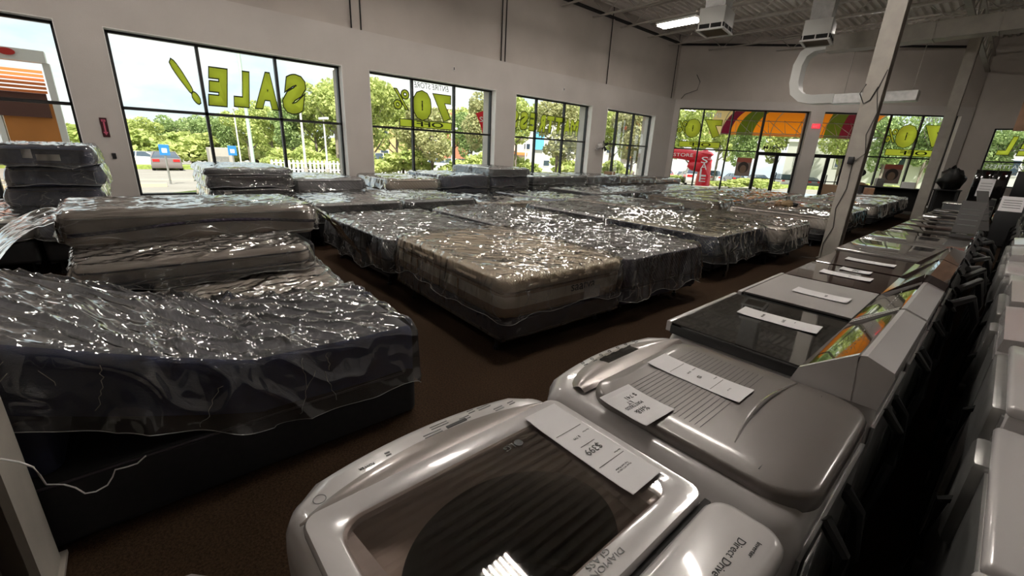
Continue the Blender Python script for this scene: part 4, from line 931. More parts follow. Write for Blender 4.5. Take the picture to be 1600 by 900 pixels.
def washer_c(y, label, body, lidm, conm, film=False, wy=.34, zl=1.03, gl='lidglassdark', ztop=1.13):   # flat glass lid and sloping rear console
    t = thing('top_load_washer', label, 'washing machine', (WX, y, 0))
    cabinet(t, body, .985, wy=wy, bulge=.02, xf=-.325)
    g = MB(); g.rings([[(x - .07, yy, z) for x, yy in rrect(.245, wy - .01, .02, 4, k)] for k, z in ((0, .985), (0, zl - .015), (.004, zl - .01))]); g.build('lid_frame', body if body is not M['white'] else M['black'], t, smooth=40)
    g = MB(); g.rings([[(x - .07, yy, z) for x, yy in rrect(.24, wy - .015, .012, 4, k)] for k, z in ((0, zl - .01), (0, zl - .003), (.003, zl))]); lid = g.build('lid', lidm, t, smooth=30)
    if body is M['white']:
        g = MB(); g.bbox(-.325, -.305, -wy + .01, wy - .01, .99, zl + .004, .004); g.build('lid_handle', M['white'], t)
    # console: sloping glossy face between raised shells
    pr = [(.165, .98), (.165, zl), (.20, zl + .012), (.30, ztop - .005), (.32, ztop)]
    g = MB(); n_ = 16; vs = []; f_ = lambda yy: max(0, 1 - (abs(yy) / (wy - .03)) ** 3)
    for i in range(n_ + 1):
        yy = -(wy - .02) + 2 * (wy - .02) * i / n_
        for (x, z) in pr: vs.append((x, yy, z))
    m_ = len(pr); fs = [(i * m_ + j, i * m_ + j + 1, (i + 1) * m_ + j + 1, (i + 1) * m_ + j) for i in range(n_) for j in range(m_ - 1)]
    fs += [tuple(range(m_))[::-1], tuple(n_ * m_ + j for j in range(m_))]; g.add(vs, fs); g.build('control_panel', conm, t, smooth=30)
    for s in (-1, 1):
        pass
    g = MB(); pp = [(.30, .98), (.31, ztop + .004), (.325, ztop + .008), (.395, ztop - .02), (.40, ztop - .035), (.385, .98)]
    g.rings([[(x, -wy, z) for x, z in pp], [(x, wy, z) for x, z in pp]]); g.build('rear_console', body, t, smooth=30)
    g = MB(); pp2 = [(.15, .98), (.165, zl + .002), (.305, ztop + .006), (.32, .98)]
    for s in (-1, 1): g = MB(); g.rings([[(x, s * (wy - .018), z) for x, z in pp2], [(x, s * (wy + .002), z) for x, z in pp2]]); g.build('console_cheek', body, t, smooth=0)
    for k in range(8): g = MB(); g.tube([(.25 + .0035, -.22 + k * .055, zl + .065), (.25 + .0035, -.205 + k * .055, zl + .065)], .0016, 4); g.build('printed_icon', M['paper'], t, smooth=0)
    if film:
        g = MB(); g.box(-.30, .16, -wy + .03, wy - .03, zl + .001, zl + .003); g.build('protective_film', M['film'], t, smooth=0)
    rear_hoses(t, int(y * 10)); return t
def dryer(y, label, top, body, x=WX, z1=1.0, console=True, facing=1, wy=.335, cz=.09, group=None):
    t = thing('clothes_dryer', label, 'dryer', (x, y, 0), 0 if facing == 1 else PI, group)
    g = MB(); g.bbox(-.33, .36, -wy, wy, .03, z1 - .03, .012); g.build('cabinet', body, t)
    g = MB(); g.bbox(-.345, .365, -wy - .004, wy + .004, z1 - .035, z1, .014, 3); g.build('top_panel', top, t)
    if console:
        g = MB(); pp = [(.24, z1 - .004), (.29, z1 + cz), (.36, z1 + cz - .01), (.365, z1 - .004)]
        g.rings([[(a, -wy, b) for a, b in pp], [(a, wy, b) for a, b in pp]]); g.build('console', body, t, smooth=20)
    g = MB(); g.tube([(-.335, 0 + .2 * math.cos(k * PI / 14), .55 + .2 * math.sin(k * PI / 14)) for k in range(28)], .014, 6, closed=True); g.build('door_ring', M['chrome'], t)
    g = MB()
    for sx in (-.26, .28):
        for sy in (-.26, .26): g.tube([(sx, sy, 0), (sx, sy, .035)], .02, 8)
    g.build('foot', M['rubber'], t)
    g = MB(); g.box(.36, .366, -wy + .03, wy - .03, .1, z1 - .05); rp_ = g.build('rear_panel', M['galv'], t, smooth=0)
    g = MB(); g.tube([(.36, .1, .2), (.40, .1, .2)], .05, 14); g.tube([(.365, -.15, .85), (.41, -.17, .8), (.42, -.2, .5), (.41, -.18, .2)], .013, 6); g.build('hose', M['rubber'], t)
    return t
# row beside the aisle
washer_a(.462, 'white washer with see-through drum window and curved control strip and $399 sheet')
washer_b(1.205, 'white washer with ribbed grey lid next to the see-through one')
washer_c(1.93, 'white washer with black glass lid and sloping black console', M['white'], M['blackgloss'], M['blackgloss'], wy=.345)
washer_c(2.635, 'white washer whose lid is covered by milky protective film', M['white'], M['blackgloss'], M['blackgloss'], film=True, wy=.335)
washer_c(3.26, 'black washer with shiny pointed console, first of the two black ones', M['maroongloss'], M['maroongloss'], M['chrome'], wy=.30, ztop=1.17)
washer_c(3.90, 'black washer with shiny pointed console, second of the two black ones', M['maroongloss'], M['maroongloss'], M['chrome'], wy=.32, ztop=1.17)
dryer(4.70, 'light grey glossy dryer just past the black washers', M['lightgloss'], M['lightgloss'], console=False, z1=1.04, wy=.40)
dryer(5.53, 'second light grey glossy dryer, next to the dark row', M['lightgloss'], M['lightgloss'], console=False, z1=1.04, wy=.40)
dl = ['first dark glossy dryer behind the light grey ones', 'second dark glossy dryer behind the light grey ones', 'third dark dryer, below the tilted information sheets', 'fourth dark dryer, holding the tilted information sheets', 'fifth dark dryer just behind the information sheets', 'sixth dark dryer toward the back window', 'seventh dark dryer toward the back window', 'last dark dryer of the aisle row']
for i in range(8):
    dryer(6.28 + i * .72, dl[i], M['blackgloss'] if i % 2 else M['maroongloss'], M['black'], console=i > 2, cz=.05, z1=1.0 if i < 3 else .985 + .01 * (i % 2))
dryer(12.6, 'chrome-rimmed dark appliance at the far end of the aisle row', M['chrome'], M['black'], z1=1.08, console=True, cz=.12)
# a partly seen grey machine at the bottom edge
t = thing('top_load_washer', 'taupe grey washer with dark oval lid left of the see-through washer', 'washing machine', (-.44, -.30, 0))
cabinet(t, M['greyband'], .955, wy=.36, rf=.09)
g = MB(); g.rings([[(x - .02, yy - .02, z) for x, yy in rrect(.27, .30, .13, 10, k)] for k, z in ((0, .954), (0, .966), (.008, .972), (.02, .974))]); g.build('lid', M['blackgloss'], t, smooth=50)
g = MB(); g.tube([(x - .02, yy - .02, .962) for x, yy in rrect(.272, .302, .13, 10)], .006, 6, closed=True); g.build('lid_trim', M['chrome'], t)
# second row, backs to the first, seen along the right edge
rows = [(.70, 1.0, 'white dryer in the right-hand row, first one', .335), (1.40, 1.0, 'white dryer in the right-hand row, second one', .335), (2.13, 1.05, 'taller white dryer in the right-hand row behind the grey bulging rim', .345), (2.86, 1.0, 'white machine in the right-hand row beside the black-glass washer', .335), (3.58, 1.02, 'white machine in the right-hand row beside the two black washers', .335), (4.30, 1.0, 'white dryer in the right-hand row opposite the light grey dryer', .335), (5.02, 1.0, 'white dryer in the right-hand row opposite the second light grey dryer', .335), (5.76, .99, 'white machine in the right-hand row opposite the first dark dryer', .335), (6.5, 1.0, 'white machine in the right-hand row, last of the near group', .335)]
for i, (y, z1, lb, wy) in enumerate(rows):
    t = dryer(y, lb, M['white'], M['white'], x=.50 + .012 * (i % 3), z1=z1, facing=-1, console=i in (3, 4, 7, 8), wy=wy, cz=.06)
    g = MB()
    g.bbox(.345, .395, -.30, -.12 if i % 2 else .3, z1 - .30, z1 - .03, .02); g.build('bulged_rear_cover', M['galv'], t)
for i in range(6):
    dryer(7.4 + i * .74, 'dark appliance in the far right row, ' + ['first', 'second', 'third', 'fourth', 'fifth', 'last'][i] + ' past the white machines', M['blackgloss'] if i % 2 else M['galv'], M['black'], x=.6, z1=1.0, facing=-1, console=i % 2 == 0)

# price sheets and flyers
def sheet(x0, x1, y0, y1, z, label, rz=0, parts=(), name='price_sheet', th=.0012, tilt=None):
    t = thing(name, label, 'price sheet', ((x0 + x1) / 2, (y0 + y1) / 2, z), rz, 'price sheets on the machines'); a, b = (x1 - x0) / 2, (y1 - y0) / 2
    g = MB(); n = 10; vs = []
    for i in range(n + 1):
        for j in range(2): vs.append((-a + 2 * a * i / n, -b + 2 * b * j, .0008 + .004 * (abs(i / n - .5) * 2) ** 4))
    g.add(vs + [(x, y, z_ + th) for x, y, z_ in vs], [(2 * i, 2 * i + 1, 2 * i + 3, 2 * i + 2) for i in range(n)] + [(2 * n + 2 + 2 * i, 2 * n + 2 + 2 * i + 2, 2 * n + 2 + 2 * i + 3, 2 * n + 2 + 2 * i + 1) for i in range(n)])
    g.build('sheet', M['paper'], t, smooth=0)
    zz = th + .006 if not parts else th + .0045
    for (body, x, y, w_, h_) in parts:
        if body == '-': g = MB(); g.box(x - .0006, x + .0006, y - w_ / 2, y + w_ / 2, .0025, .0030); g.build('ruled_line', M['ink'], t, smooth=0)
        else: text(body, (x, y, .0027), XD, YD, w_, h_, M['ink'], t, ext=.0003)
    return t
sheet(-.665, -.34, .66, .77, 1.0225, 'long price sheet marked $399 on the see-through washer lid', 0, [('$399', .02, -.005, .052, .022), ('-', -.06, 0, .09, 0), ('-', .07, 0, .09, 0), ('-', .0, .0, .05, 0), ('Everyday price', -.125, .03, .03, .004), ('Our Price', -.035, .035, .022, .004), ('$ 799', -.03, -.005, .022, .008), ('Sale Price', .06, .035, .022, .004), ('Model WT7100CW\nTop Load Washer', .10, .0, .05, .012), ('Category', .135, .03, .03, .005)])
sheet(-.64, -.345, 1.19, 1.30, 1.0265, 'long price sheet with a single S mark on the ribbed grey lid', 0, [('S', .005, .0, .016, .012), ('-', -.07, 0, .09, 0), ('-', .06, 0, .09, 0), ('Our Price', -.03, .035, .022, .004), ('$ 799', -.03, .0, .02, .007), ('Sale Price', .04, .035, .022, .004), ('Model WT7300CW\nTop Load', .1, .0, .05, .012)])
sheet(-.60, -.445, .885, 1.015, 1.0265, 'square flyer with a hand-drawn sketch between the first two washers', math.radians(-3), [('$ 741', -.035, .02, .045, .016), ('LT', -.015, -.01, .02, .012), ('MATTRESS', .0, -.01, .07, .012), ('%#&', .025, -.01, .05, .02), ('Come save', -.065, .01, .09, .008)], name='flyer')
sheet(-.665, -.36, 1.96, 2.075, 1.031, 'price sheet lying on the black glass lid of the third washer', math.radians(3), [('$499', .02, .0, .04, .014), ('BRAND NEW', -.06, 0, .045, .009), ('Sale', .06, .02, .02, .004), ('Model', .11, .0, .04, .01)])
sheet(-.62, -.38, 2.55, 2.66, 1.036, 'faint price sheet under film on the fourth washer', 0, [('$599', .02, .0, .04, .014)])
sheet(-.66, -.40, 3.20, 3.31, 1.032, 'price sheet on the first black washer lid', 0, [('$', .02, 0, .012, .014)])
sheet(-.60, -.44, 3.42, 3.52, 1.032, 'small printed flyer on the far side of the first black washer', 0, [('SALE', .0, 0, .06, .03)], name='flyer')
sheet(-.66, -.38, 3.84, 3.95, 1.032, 'price sheet on the second black washer lid', 0, [('$', .02, 0, .012, .014)])
# warranty label hanging on the first washers' back
t = thing('warning_label', 'long printed warning label hanging behind the first washer', 'label', (-.075, .93, .86)); g = MB(); g.box(0, .002, -.05, .06, -.12, .07); g.build('sheet', M['paper'], t, smooth=0)
g = MB()
for k in range(13): g.box(.002, .0026, -.042, .052 - .01 * (k % 3), -.11 + k * .013, -.106 + k * .013)
g.build('printed_lines', M['ink'], t, smooth=0)
M['greysheet'] = mat('grey_printed_sheet', (.085, .08, .078), .35)
def infosheet(x, y, z, w_, h, label, m_='steel', lean=.35, rz=0):
    t = thing('sign_holder', label, 'sign holder', (x, y, z), rz, 'information sheets standing on the machines')
    g = MB(); g.add([(-w_ / 2, 0, 0), (w_ / 2, 0, 0), (w_ / 2, lean * h, h), (-w_ / 2, lean * h, h), (-w_ / 2, .008, 0), (w_ / 2, .008, 0), (w_ / 2, .008 + lean * h, h), (-w_ / 2, .008 + lean * h, h)], [(0, 1, 2, 3), (7, 6, 5, 4), (0, 4, 5, 1), (1, 5, 6, 2), (2, 6, 7, 3), (3, 7, 4, 0)]); g.build('panel', M[m_], t, smooth=0)
    g = MB(); g.box(-w_ / 2, w_ / 2, 0, .12, 0, .006); g.build('base', M['acrylic'], t, smooth=0)
    g = MB()
    for k in range(4): f = .25 + k * .16; g.box(-w_ * .38, w_ * .38, lean * h * f - .003, lean * h * f - .001, h * f, h * f + .01)
    g.build('printed_lines', M['inkgrey'], t, smooth=0)
infosheet(-.22, 7.1, 1.005, .2, .36, 'grey information sheet standing on the dark dryers, front one', 'greysheet', .3)
infosheet(-.08, 7.7, 1.005, .12, .46, 'narrow grey information sheet leaning behind the front one', 'greysheet', .5, .6)

# ------------------------------------------------------------------ far right corner: desk, appliances, bags
def fridge(x, y, label, m_, w_=.9, h=1.78):
    t = thing('refrigerator', label, 'refrigerator', (x, y, 0), 0, 'dark refrigerators at the far right')
    MB().bbox(-w_ / 2, w_ / 2, -.3, .35, .03, h, .015).build('cabinet', m_, t)
    for s in (-1, 1): MB().bbox(min(s * .006, s * w_ / 2), max(s * .006, s * w_ / 2), -.37, -.305, .62, h - .01, .012).build('door', m_, t)
    MB().bbox(-w_ / 2, w_ / 2, -.37, -.305, .05, .61, .012).build('drawer', m_, t)
    for s in (-1, 1): MB().tube([(s * .05, -.37, .8), (s * .05, -.41, .84), (s * .05, -.41, 1.5), (s * .05, -.37, 1.54)], .012, 8).build('handle', M['chrome'], t)
    MB().tube([(-.3, -.37, .52), (-.3, -.41, .52), (.3, -.41, .52), (.3, -.37, .52)], .012, 8).build('handle', M['chrome'], t)
    MB().box(-w_ / 2 + .03, w_ / 2 - .03, -.28, .33, 0, .035).build('base_grille', M['dark'], t, smooth=0)
fridge(-.55, 24.6, 'black double-door refrigerator under the right window', M['blackgloss'])
fridge(.5, 24.6, 'second black refrigerator right of the first', M['black'])
fridge(1.5, 24.6, 'third black refrigerator right of the second', M['blackgloss'])
dryer(15.6, 'black dryer with a white sheet in front of the refrigerators', M['black'], M['black'], x=.25, z1=1.12, facing=1)
dryer(16.5, 'black appliance behind the chrome-rimmed one', M['blackgloss'], M['black'], x=.9, z1=1.2, facing=1)
t = infosheet(-.40, 15.6, 1.12, .26, .42, 'white framed sheet standing in front of the refrigerators', 'paper', .3)
infosheet(.1, 12.0, 1.02, .3, .26, 'white framed leaflet on the far right machines', 'paper', .9); 
M['teal'] = mat('teal_print', (.12, .30, .36), .4)
infosheet(.52, 12.0, 1.02, .34, .26, 'teal framed leaflet on the far right machines', 'teal', .9)
def desk(x, y, z, w_, d, label, rz=0):
    t = thing('counter_table', label, 'table', (x, y, 0), rz)
    MB().bbox(-w_ / 2, w_ / 2, -d / 2, d / 2, z - .04, z, .008).build('top', M['black'], t)
    for sx in (-1, 1):
        for sy in (-1, 1): MB().box(sx * (w_ / 2 - .06) - .03, sx * (w_ / 2 - .06) + .03, sy * (d / 2 - .06) - .03, sy * (d / 2 - .06) + .03, 0, z - .04).build('leg', M['black'], t, smooth=0)
    MB().box(-w_ / 2 + .06, w_ / 2 - .06, d / 2 - .08, d / 2 - .05, .1, z - .04).build('front_panel', M['dark'], t, smooth=0)
desk(-3.1, 22.6, .98, 2.0, .7, 'long black counter table between the beds and the right entrance window')
desk(-1.45, 22.0, 1.05, .7, .9, 'tall black desk beside the second column')
def cbox(x, y, z, a, b, c_, m_, label, rz=.2):
    t = thing('carton', label, 'box', (x, y, z), rz, 'boxes by the entrance'); MB().bbox(-a / 2, a / 2, -b / 2, b / 2, 0, c_, .004).build('body', M[m_], t, smooth=0)
    MB().box(-a / 2 - .002, a / 2 + .002, -.03, .03, c_ * .1, c_ + .002).build('tape', M['sill'] if m_ == 'cardboard' else M['galv'], t, smooth=0)
cbox(-4.5, 21.2, 0, 1.0, .6, .95, 'cardboard', 'tall brown carton beside the middle column')
cbox(-3.95, 20.9, .0, .55, .5, 1.0, 'black', 'black carton with a rag on top near the entrance')
cbox(-3.45, 20.8, 0, .3, .4, .95, 'wood', 'narrow wooden crate next to the black carton')
cbox(-2.6, 22.5, .98, .4, .3, .22, 'sill', 'white box on the long counter table', .1)
cbox(-3.5, 22.55, .98, .25, .25, .3, 'galv', 'small grey box on the long counter table', .5)
cbox(XI + .75, 14.55, .86, .3, .35, .2, 'cardboard', 'small tan carton on the dark pile by the fan pier', 0)
def blob(name, label, cat, c, sx, sy, sz, m_, seed, extra=None):
    g = MB(); rr = []
    for i in range(1, 14):
        ph = PI * i / 14; R2 = []
        for j in range(28):
            th = 2 * PI * j / 28; d = Vector((math.sin(ph) * math.cos(th), math.sin(ph) * math.sin(th), -math.cos(ph))); k = 1 + .35 * noise.noise(d * 2.3 + Vector((seed, 0, 0))) + .12 * noise.noise(d * 7)
            R2.append((d.x * sx * k, d.y * sy * k, max(0, (d.z * k + .85)) * sz))
        rr.append(R2)
    g.rings(rr); o = g.build(name, m_, loc=c, smooth=180); tag(o, label, cat); return o
o = blob('garbage_bag', 'stuffed black bag piled on the tall desk', 'bag', (-1.45, 22.0, 1.05), .34, .38, .38, M['rubber'], 3)
g = MB(); g.tube([(0, 0, .62), (.03, .02, .72), (-.05, .05, .78)], [.05, .03, .08], 8); g.build('knot', M['rubber'], o)
o = blob('shopping_bag', 'turquoise plastic bag on the floor by the tan pier', 'bag', (-1.05, 20.5, 0), .22, .2, .22, mat('turquoise_plastic', (.08, .32, .42), .3), 8)
g = MB(); g.tube([(0, 0, .36), (.04, 0, .44), (-.06, .03, .5)], [.03, .05, .09], 8); g.build('knot', M['wrap'], o)
o = blob('rag', 'brown crumpled cloth on top of the black carton', 'cloth', (-3.95, 20.9, 1.0), .36, .2, .07, M['cardboard'], 5)
# small plush lying on the fan-pattern mattress
t = thing('plush_toy', 'small tan plush bundle lying on an ivory mattress by the column', 'toy', (-3.55, 12.2, .672), .8)
o = blob('body', None, None, (0, 0, 0), .16, .10, .075, mat('tan_plush', (.42, .30, .17), .9, bump=.4, bscale=90), 11); o.parent = t
o = blob('head', None, None, (-.18, .02, 0), .08, .08, .06, M['cardboard'], 12); o.parent = t
o = blob('dark_paw', None, None, (.2, .02, 0), .09, .07, .045, M['black'], 13); o.parent = t
# hanging orange wood-grain sign at the top right
t = thing('hanging_sign', 'red and wood-grain hanging sign board before the right window', 'sign', (.0, 16.2, 2.66), 0)
MB().box(-.32, 1.2, -.02, .02, 0, 1.15).build('lower_board', M['wood'], t, smooth=0)
MB().box(-.32, 1.2, -.03, .03, 1.15, 1.9).build('upper_board', M['red'], t, smooth=0)
g = MB()
for x in (-.2, 1.0): g.tube([(x, 0, 1.9), (x, 0, 3.76)], .006, 5)
g.build('hanger', M['steel'], t)
# hoses and cords in the gap between the rows
mb = MB(); r_ = random.Random(5)
for k in range(9):
    y = 3.2 + k * .45; mb.tube([(-.05, y, 1.0), (.0 + .03 * r_.random(), y + .08, .95 + .12 * r_.random()), (.06, y + .2, .9), (.03, y + .3, .6), (.05, y + .35, .2)], .02, 8)
mb.build('drain_hose', M['rubber']); tag(COL.objects[-1] if COL.objects[-1].name.startswith('drain_hose') else bpy.data.objects['drain_hose'], 'tangle of black drain hoses in the gap between the two machine rows', 'hose', kind='stuff')

# ------------------------------------------------------------------ outdoors
M['asphalt'] = mat('parking_asphalt', (.27, .25, .225), .9, var=.12, vscale=.5)
M['concrete'] = mat('concrete_walk', (.36, .335, .30), .9, var=.08, vscale=.8)
M['grass'] = mat('lawn', (.26, .33, .07), .9, var=.4, vscale=5, bump=.5, bscale=30)
def gz(x, y):
    d = max(XO - x, (Vector((x, y, 0)) - Vector((CR[0], CR[1], 0))).dot(-NB)); return -.12 - .035 * max(0, d - 8)
mb = MB(); xs = [XO - 150 + 3 * i for i in range(51)] + [XO + 3 * i for i in range(1, 25)]; ys = [-60 + 3 * i for i in range(90)]
idx = {}
for i, x in enumerate(xs):
    for j, y in enumerate(ys): idx[i, j] = len(mb.v); mb.v.append((x, y, gz(x, y)))
for i in range(len(xs) - 1):
    for j in range(len(ys) - 1):
        if xs[i] >= XO and ys[j] < 31: continue
        mb.f.append((idx[i, j], idx[i + 1, j], idx[i + 1, j + 1], idx[i, j + 1])); mb.m.append(0)
struct(mb, 'ground', M['asphalt'])
mb = MB(); mb.box(-15.0, XO, -20, 21, -.12, -.03); bB(mb, -1, 14, .3, 3.2, -.12, -.03); mb.box(-1, 12, YC + .25, YC + 3, -.12, -.03); struct(mb, 'sidewalk', M['concrete'])
mb = MB(); mb.prism([(-15.1, .7), (-17.2, .9), (-19.6, 3.5), (-20, 16), (-15.1, 16)], -.12, -.04)
struct(mb, 'lawn', M['grass'])
mb = MB()
for (a, b) in ((26, 31), (38, 42)):
    P_ = [(sx_, o_, (-.12 - .035 * (o_ - 8)) + h_) for h_ in (-.1, .25) for o_ in (a, b) for sx_ in (-30, 40)]; mb.add([(Bm @ Vector(v))[:] for v in P_], [(0, 2, 3, 1), (4, 5, 7, 6), (0, 1, 5, 4), (2, 6, 7, 3), (0, 4, 6, 2), (1, 3, 7, 5)])
mb.add([(x, y, gz(x, y) + h_) for h_ in (-.1, .3) for y in (-30, 14) for x in (-52, -46)], [(0, 2, 3, 1), (4, 5, 7, 6), (0, 1, 5, 4), (2, 6, 7, 3), (0, 4, 6, 2), (1, 3, 7, 5)]); struct(mb, 'planting_strip', M['grass'])
M['curb'] = mat('curb_concrete', (.55, .47, .34), .9)
mb = MB(); mb.box(-26.2, -26.0, -14, 3.5, -.5, -.30); mb.box(-20.7, -20.5, -10, 1.0, -.2, -.02); struct(mb, 'curb', M['curb'])

# cars
carpaint = {}
M['carglass'] = mat('car_glass', (.04, .06, .09), .05, coat=1); M['tail'] = mat('tail_light', (.5, .02, .02), .3); M['whiteline'] = M['sill']
def make_car(suv=False):
    t = thing('parked_car', '', 'car')
    h = 1.7 if suv else 1.42
    prof = [(-2.2, .35), (-2.25, .6), (-2.2, .95), (-1.7, 1.0), (-.9, 1.02), (1.2, .98), (2.0, .86), (2.25, .7), (2.27, .4), (2.1, .25), (-2.1, .25)]
    g = MB(); rr = []
    for yy, k in ((-.9, .94), (-.86, 1), (.86, 1), (.9, .94)): rr.append([(x * (1 if k == 1 else .985), yy, .6 + (z - .6) * k) for x, z in prof])
    g.rings(rr); body = g.build('body', M['white'], t, smooth=35)
    cb = [(-1.95 if suv else -1.75, 1.0), (-1.55 if suv else -1.1, h - .04), (-.9, h), (.2, h), (.45, h - .05), (1.25, .98)]
    g = MB(); g.rings([[(x, s * w_, z) for x, z in cb] for s, w_ in ((-1, .62), (-1, .62), (1, .62))][::2]); vs = []
    g = MB(); a = [(x, -(.84 - .22 * (z - 1) / (h - 1)), z) for x, z in cb]; b = [(x, (.84 - .22 * (z - 1) / (h - 1)), z) for x, z in cb]; g.rings([a, b]); g.build('windows', M['carglass'], t, smooth=20)
    g = MB(); g.box(-1.5 if suv else -1.05, .3, -.6, .6, h - .02, h + .015); 
    for s in (-1, 1):
        for (xa, za, xb_, zb_) in ((-1.75, 1.0, -1.1, h), (1.22, 1.0, .42, h - .04), (-.35, 1.0, -.35, h)): g.bar((xa, s * .845, za), (xb_, s * .63, zb_), .05, .06)
    g.build('roof', M['white'], t, smooth=0)
    for sx in (-1.4, 1.4):
        for s in (-1, 1): g = MB(); g.tube([(sx, s * .72, .32), (sx, s * .92, .32)], .33, 16); wh = g.build('wheel', M['rubber'], t); g = MB(); g.tube([(sx, s * .91, .32), (sx, s * .93, .32)], .2, 12); g.build('hubcap', M['chrome'], wh)
    g = MB()
    for s in (-1, 1): g.box(-2.27, -2.2, s * .6 - .2, s * .6 + .2, .72, .9)
    g.build('tail_light', M['tail'], t, smooth=0)
    return t
def recolor(t, m_):
    for c_ in KIDS(t):
        if c_.name.split('.')[0] in ('body', 'roof'):
            c_.data = c_.data.copy(); c_.data.materials[0] = m_
sedan = make_car(); suvc = make_car(True)
paints = dict(silver=mat('silver_car_paint', (.30, .26, .26), .3, .5, coat=1), white=mat('white_car_paint', (.75, .74, .72), .3, coat=1), blue=mat('blue_car_paint', (.13, .2, .36), .3, .3, coat=1), red=mat('red_car_paint', (.45, .04, .04), .3, coat=1), black=mat('black_car_paint', (.03, .03, .035), .2, coat=1), grey=mat('grey_car_paint', (.17, .17, .18), .3, .4, coat=1))
def wB(s, o): return Bm @ Vector((s, o, -.12))
aB = math.atan2(U.y, U.x)
def ph(px, D): p = far(px, 262, D); return (p.x, p.y)
cars = [(sedan, ph(261, 44), 178, 'silver', 'silver car seen from behind beyond the accessible parking sign'),
        (sedan, ph(232, 52), 60, 'white', 'white car partly hidden behind the silver car'), (suvc, ph(455, 44), 205, 'grey', 'car with blue windows behind the picket fence'),
        (sedan, ph(478, 50), 100, 'red', 'low red car seen through the pickets'), (suvc, ph(598, 41), 100, 'white', 'white car at the left of the painted 70 window'),
        (sedan, ph(677, 46), 105, 'white', 'white car behind the cream pile'), (sedan, ph(716, 47), 105, 'white', 'second white car right of the cream pile'),
        (suvc, ph(1090, 40), 120, 'white', 'large white car below the red inflatable'), (sedan, ph(1066, 78), 125, 'white', 'white car behind the red arch at left'),
        (sedan, ph(975, 60), 110, 'silver', 'small silver car across the lot from the last window'), (sedan, ph(905, 62), 110, 'white', 'distant white car near the hotel')]
used = set()
for src, p, rz, c_, lb in cars:
    o = src if id(src) not in used else copy_tree(src); used.add(id(src)); o.location = (p[0], p[1], gz(*p)); o.rotation_euler.z = math.radians(rz); o['label'] = lb; o['group'] = 'cars in the parking lot'; recolor(o, paints[c_])
cl = ['black', 'white', 'silver', 'blue', 'red', 'grey', 'white', 'black', 'silver', 'white', 'grey', 'black', 'white', 'blue']
where = ['left of the entrance doors', 'behind the left door pane', 'in line with the left door', 'behind the right door', 'behind the exit pier', 'right of the exit pier', 'left of the middle column', 'behind the middle column', 'just right of the middle column', 'above the oval decal', 'behind the right poster', 'right of the right poster', 'below the OFF bar', 'at the second column']
for i in range(14):
    o = copy_tree(suvc if i % 3 == 0 else sedan); p = wB(-5 + i * 3.3, 47 + .4 * (i % 2)); o.location = (p.x, p.y, gz(p.x, p.y)); o.rotation_euler.z = aB + math.radians(90 if i % 4 else -90); o['label'] = '%s car in the far parking row, %s' % (cl[i], where[i]); o['group'] = 'cars in the parking lot'; recolor(o, paints[cl[i]])
# fence
fa_ = far(424, 262, 35); fb_ = far(770, 262, 40); fl_ = (fb_ - fa_).length
t = thing('picket_fence', 'white picket fence outside the two nearest windows', 'fence', (fa_.x, fa_.y, gz(fa_.x, fa_.y)), math.atan2(fb_.y - fa_.y, fb_.x - fa_.x))
g = MB(); n = 0
for k in range(int(fl_ / .27)):
    x = k * .27; g.box(x, x + .14, 0, .02, .1, .92); g.add([(x, 0, .92), (x + .14, 0, .92), (x + .07, 0, 1.0), (x, .02, .92), (x + .14, .02, .92), (x + .07, .02, 1.0)], [(0, 1, 2), (5, 4, 3), (0, 3, 4, 1), (1, 4, 5, 2), (2, 5, 3, 0)])
g.build('pickets', M['sill'], t, smooth=0)
g = MB()
for z in (.3, .75): g.box(0, fl_, .02, .06, z, z + .06)
g.build('rail', M['sill'], t, smooth=0)
# poles and signs
M['polegreen'] = mat('pale_green_pole', (.42, .55, .46), .5)
def pole(px, D, top, r, label, m_='sill', lamp=True):
    p = far(px, 262, D); t = thing('light_pole', label, 'pole', (p.x, p.y, gz(p.x, p.y)), 0, 'poles across the parking lot'); MB().tube([(0, 0, 0), (0, 0, top)], [r, r * .7], 10).build('shaft', M[m_], t)
    MB().box(-.6, .6, -.1, .1, top, top + .12).build('lamp_head', M[m_], t, smooth=0); MB().tube([(0, 0, 0), (0, 0, .5)], r * 1.8, 12).build('base', M['concrete'], t)
pole(397, 27, 8.0, .10, 'tall pale green pole between the L and the A of the sale lettering', 'polegreen'); pole(478, 34, 5.4, .08, 'white light pole under the S of the sale lettering'); pole(378, 48, 5.2, .07, 'thin light pole left of the second parking sign')
pole(512, 30, 3.4, .06, 'short white post before the first window pier'); pole(706, 34, 3.4, .06, 'white post with side arms behind the second large window'); pole(820, 60, 6, .1, 'thin pole near the hotel entrance')
M['signblue'] = mat('blue_sign_face', (.03, .20, .55), .4)
def psign(px, D, label, py=226):
    p = far(px, 262, D); zt = far(px, py, D).z - gz(p.x, p.y); an = math.atan2(-p.y, -p.x); t = thing('parking_sign', label, 'sign', (p.x, p.y, gz(p.x, p.y)), an + PI / 2, 'blue accessible parking signs')
    MB().tube([(0, 0, 0), (0, 0, zt)], .035, 8).build('post', M['galv'], t)
    MB().bbox(-.16, .16, -.05, -.03, zt - .40, zt, .008).build('plate', M['signblue'], t, smooth=0)
    MB().bbox(-.08, .08, -.055, -.05, zt - .3, zt - .14, .002).build('symbol', M['paper'], t, smooth=0)
psign(262, 22, 'nearer blue parking sign on a leaning post before the silver car'); psign(367, 23, 'second blue parking sign right of the first mullion', 228)
p = far(347, 262, 38); g = MB(); g.bbox(p.x - .7, p.x + .7, p.y - .7, p.y + .7, gz(p.x, p.y) - .1, far(347, 231, 38).z, .03); o = g.build('utility_box', M['concrete'], smooth=0); tag(o, 'pale grey utility box beyond the second pane of the SALE window', 'utility box')
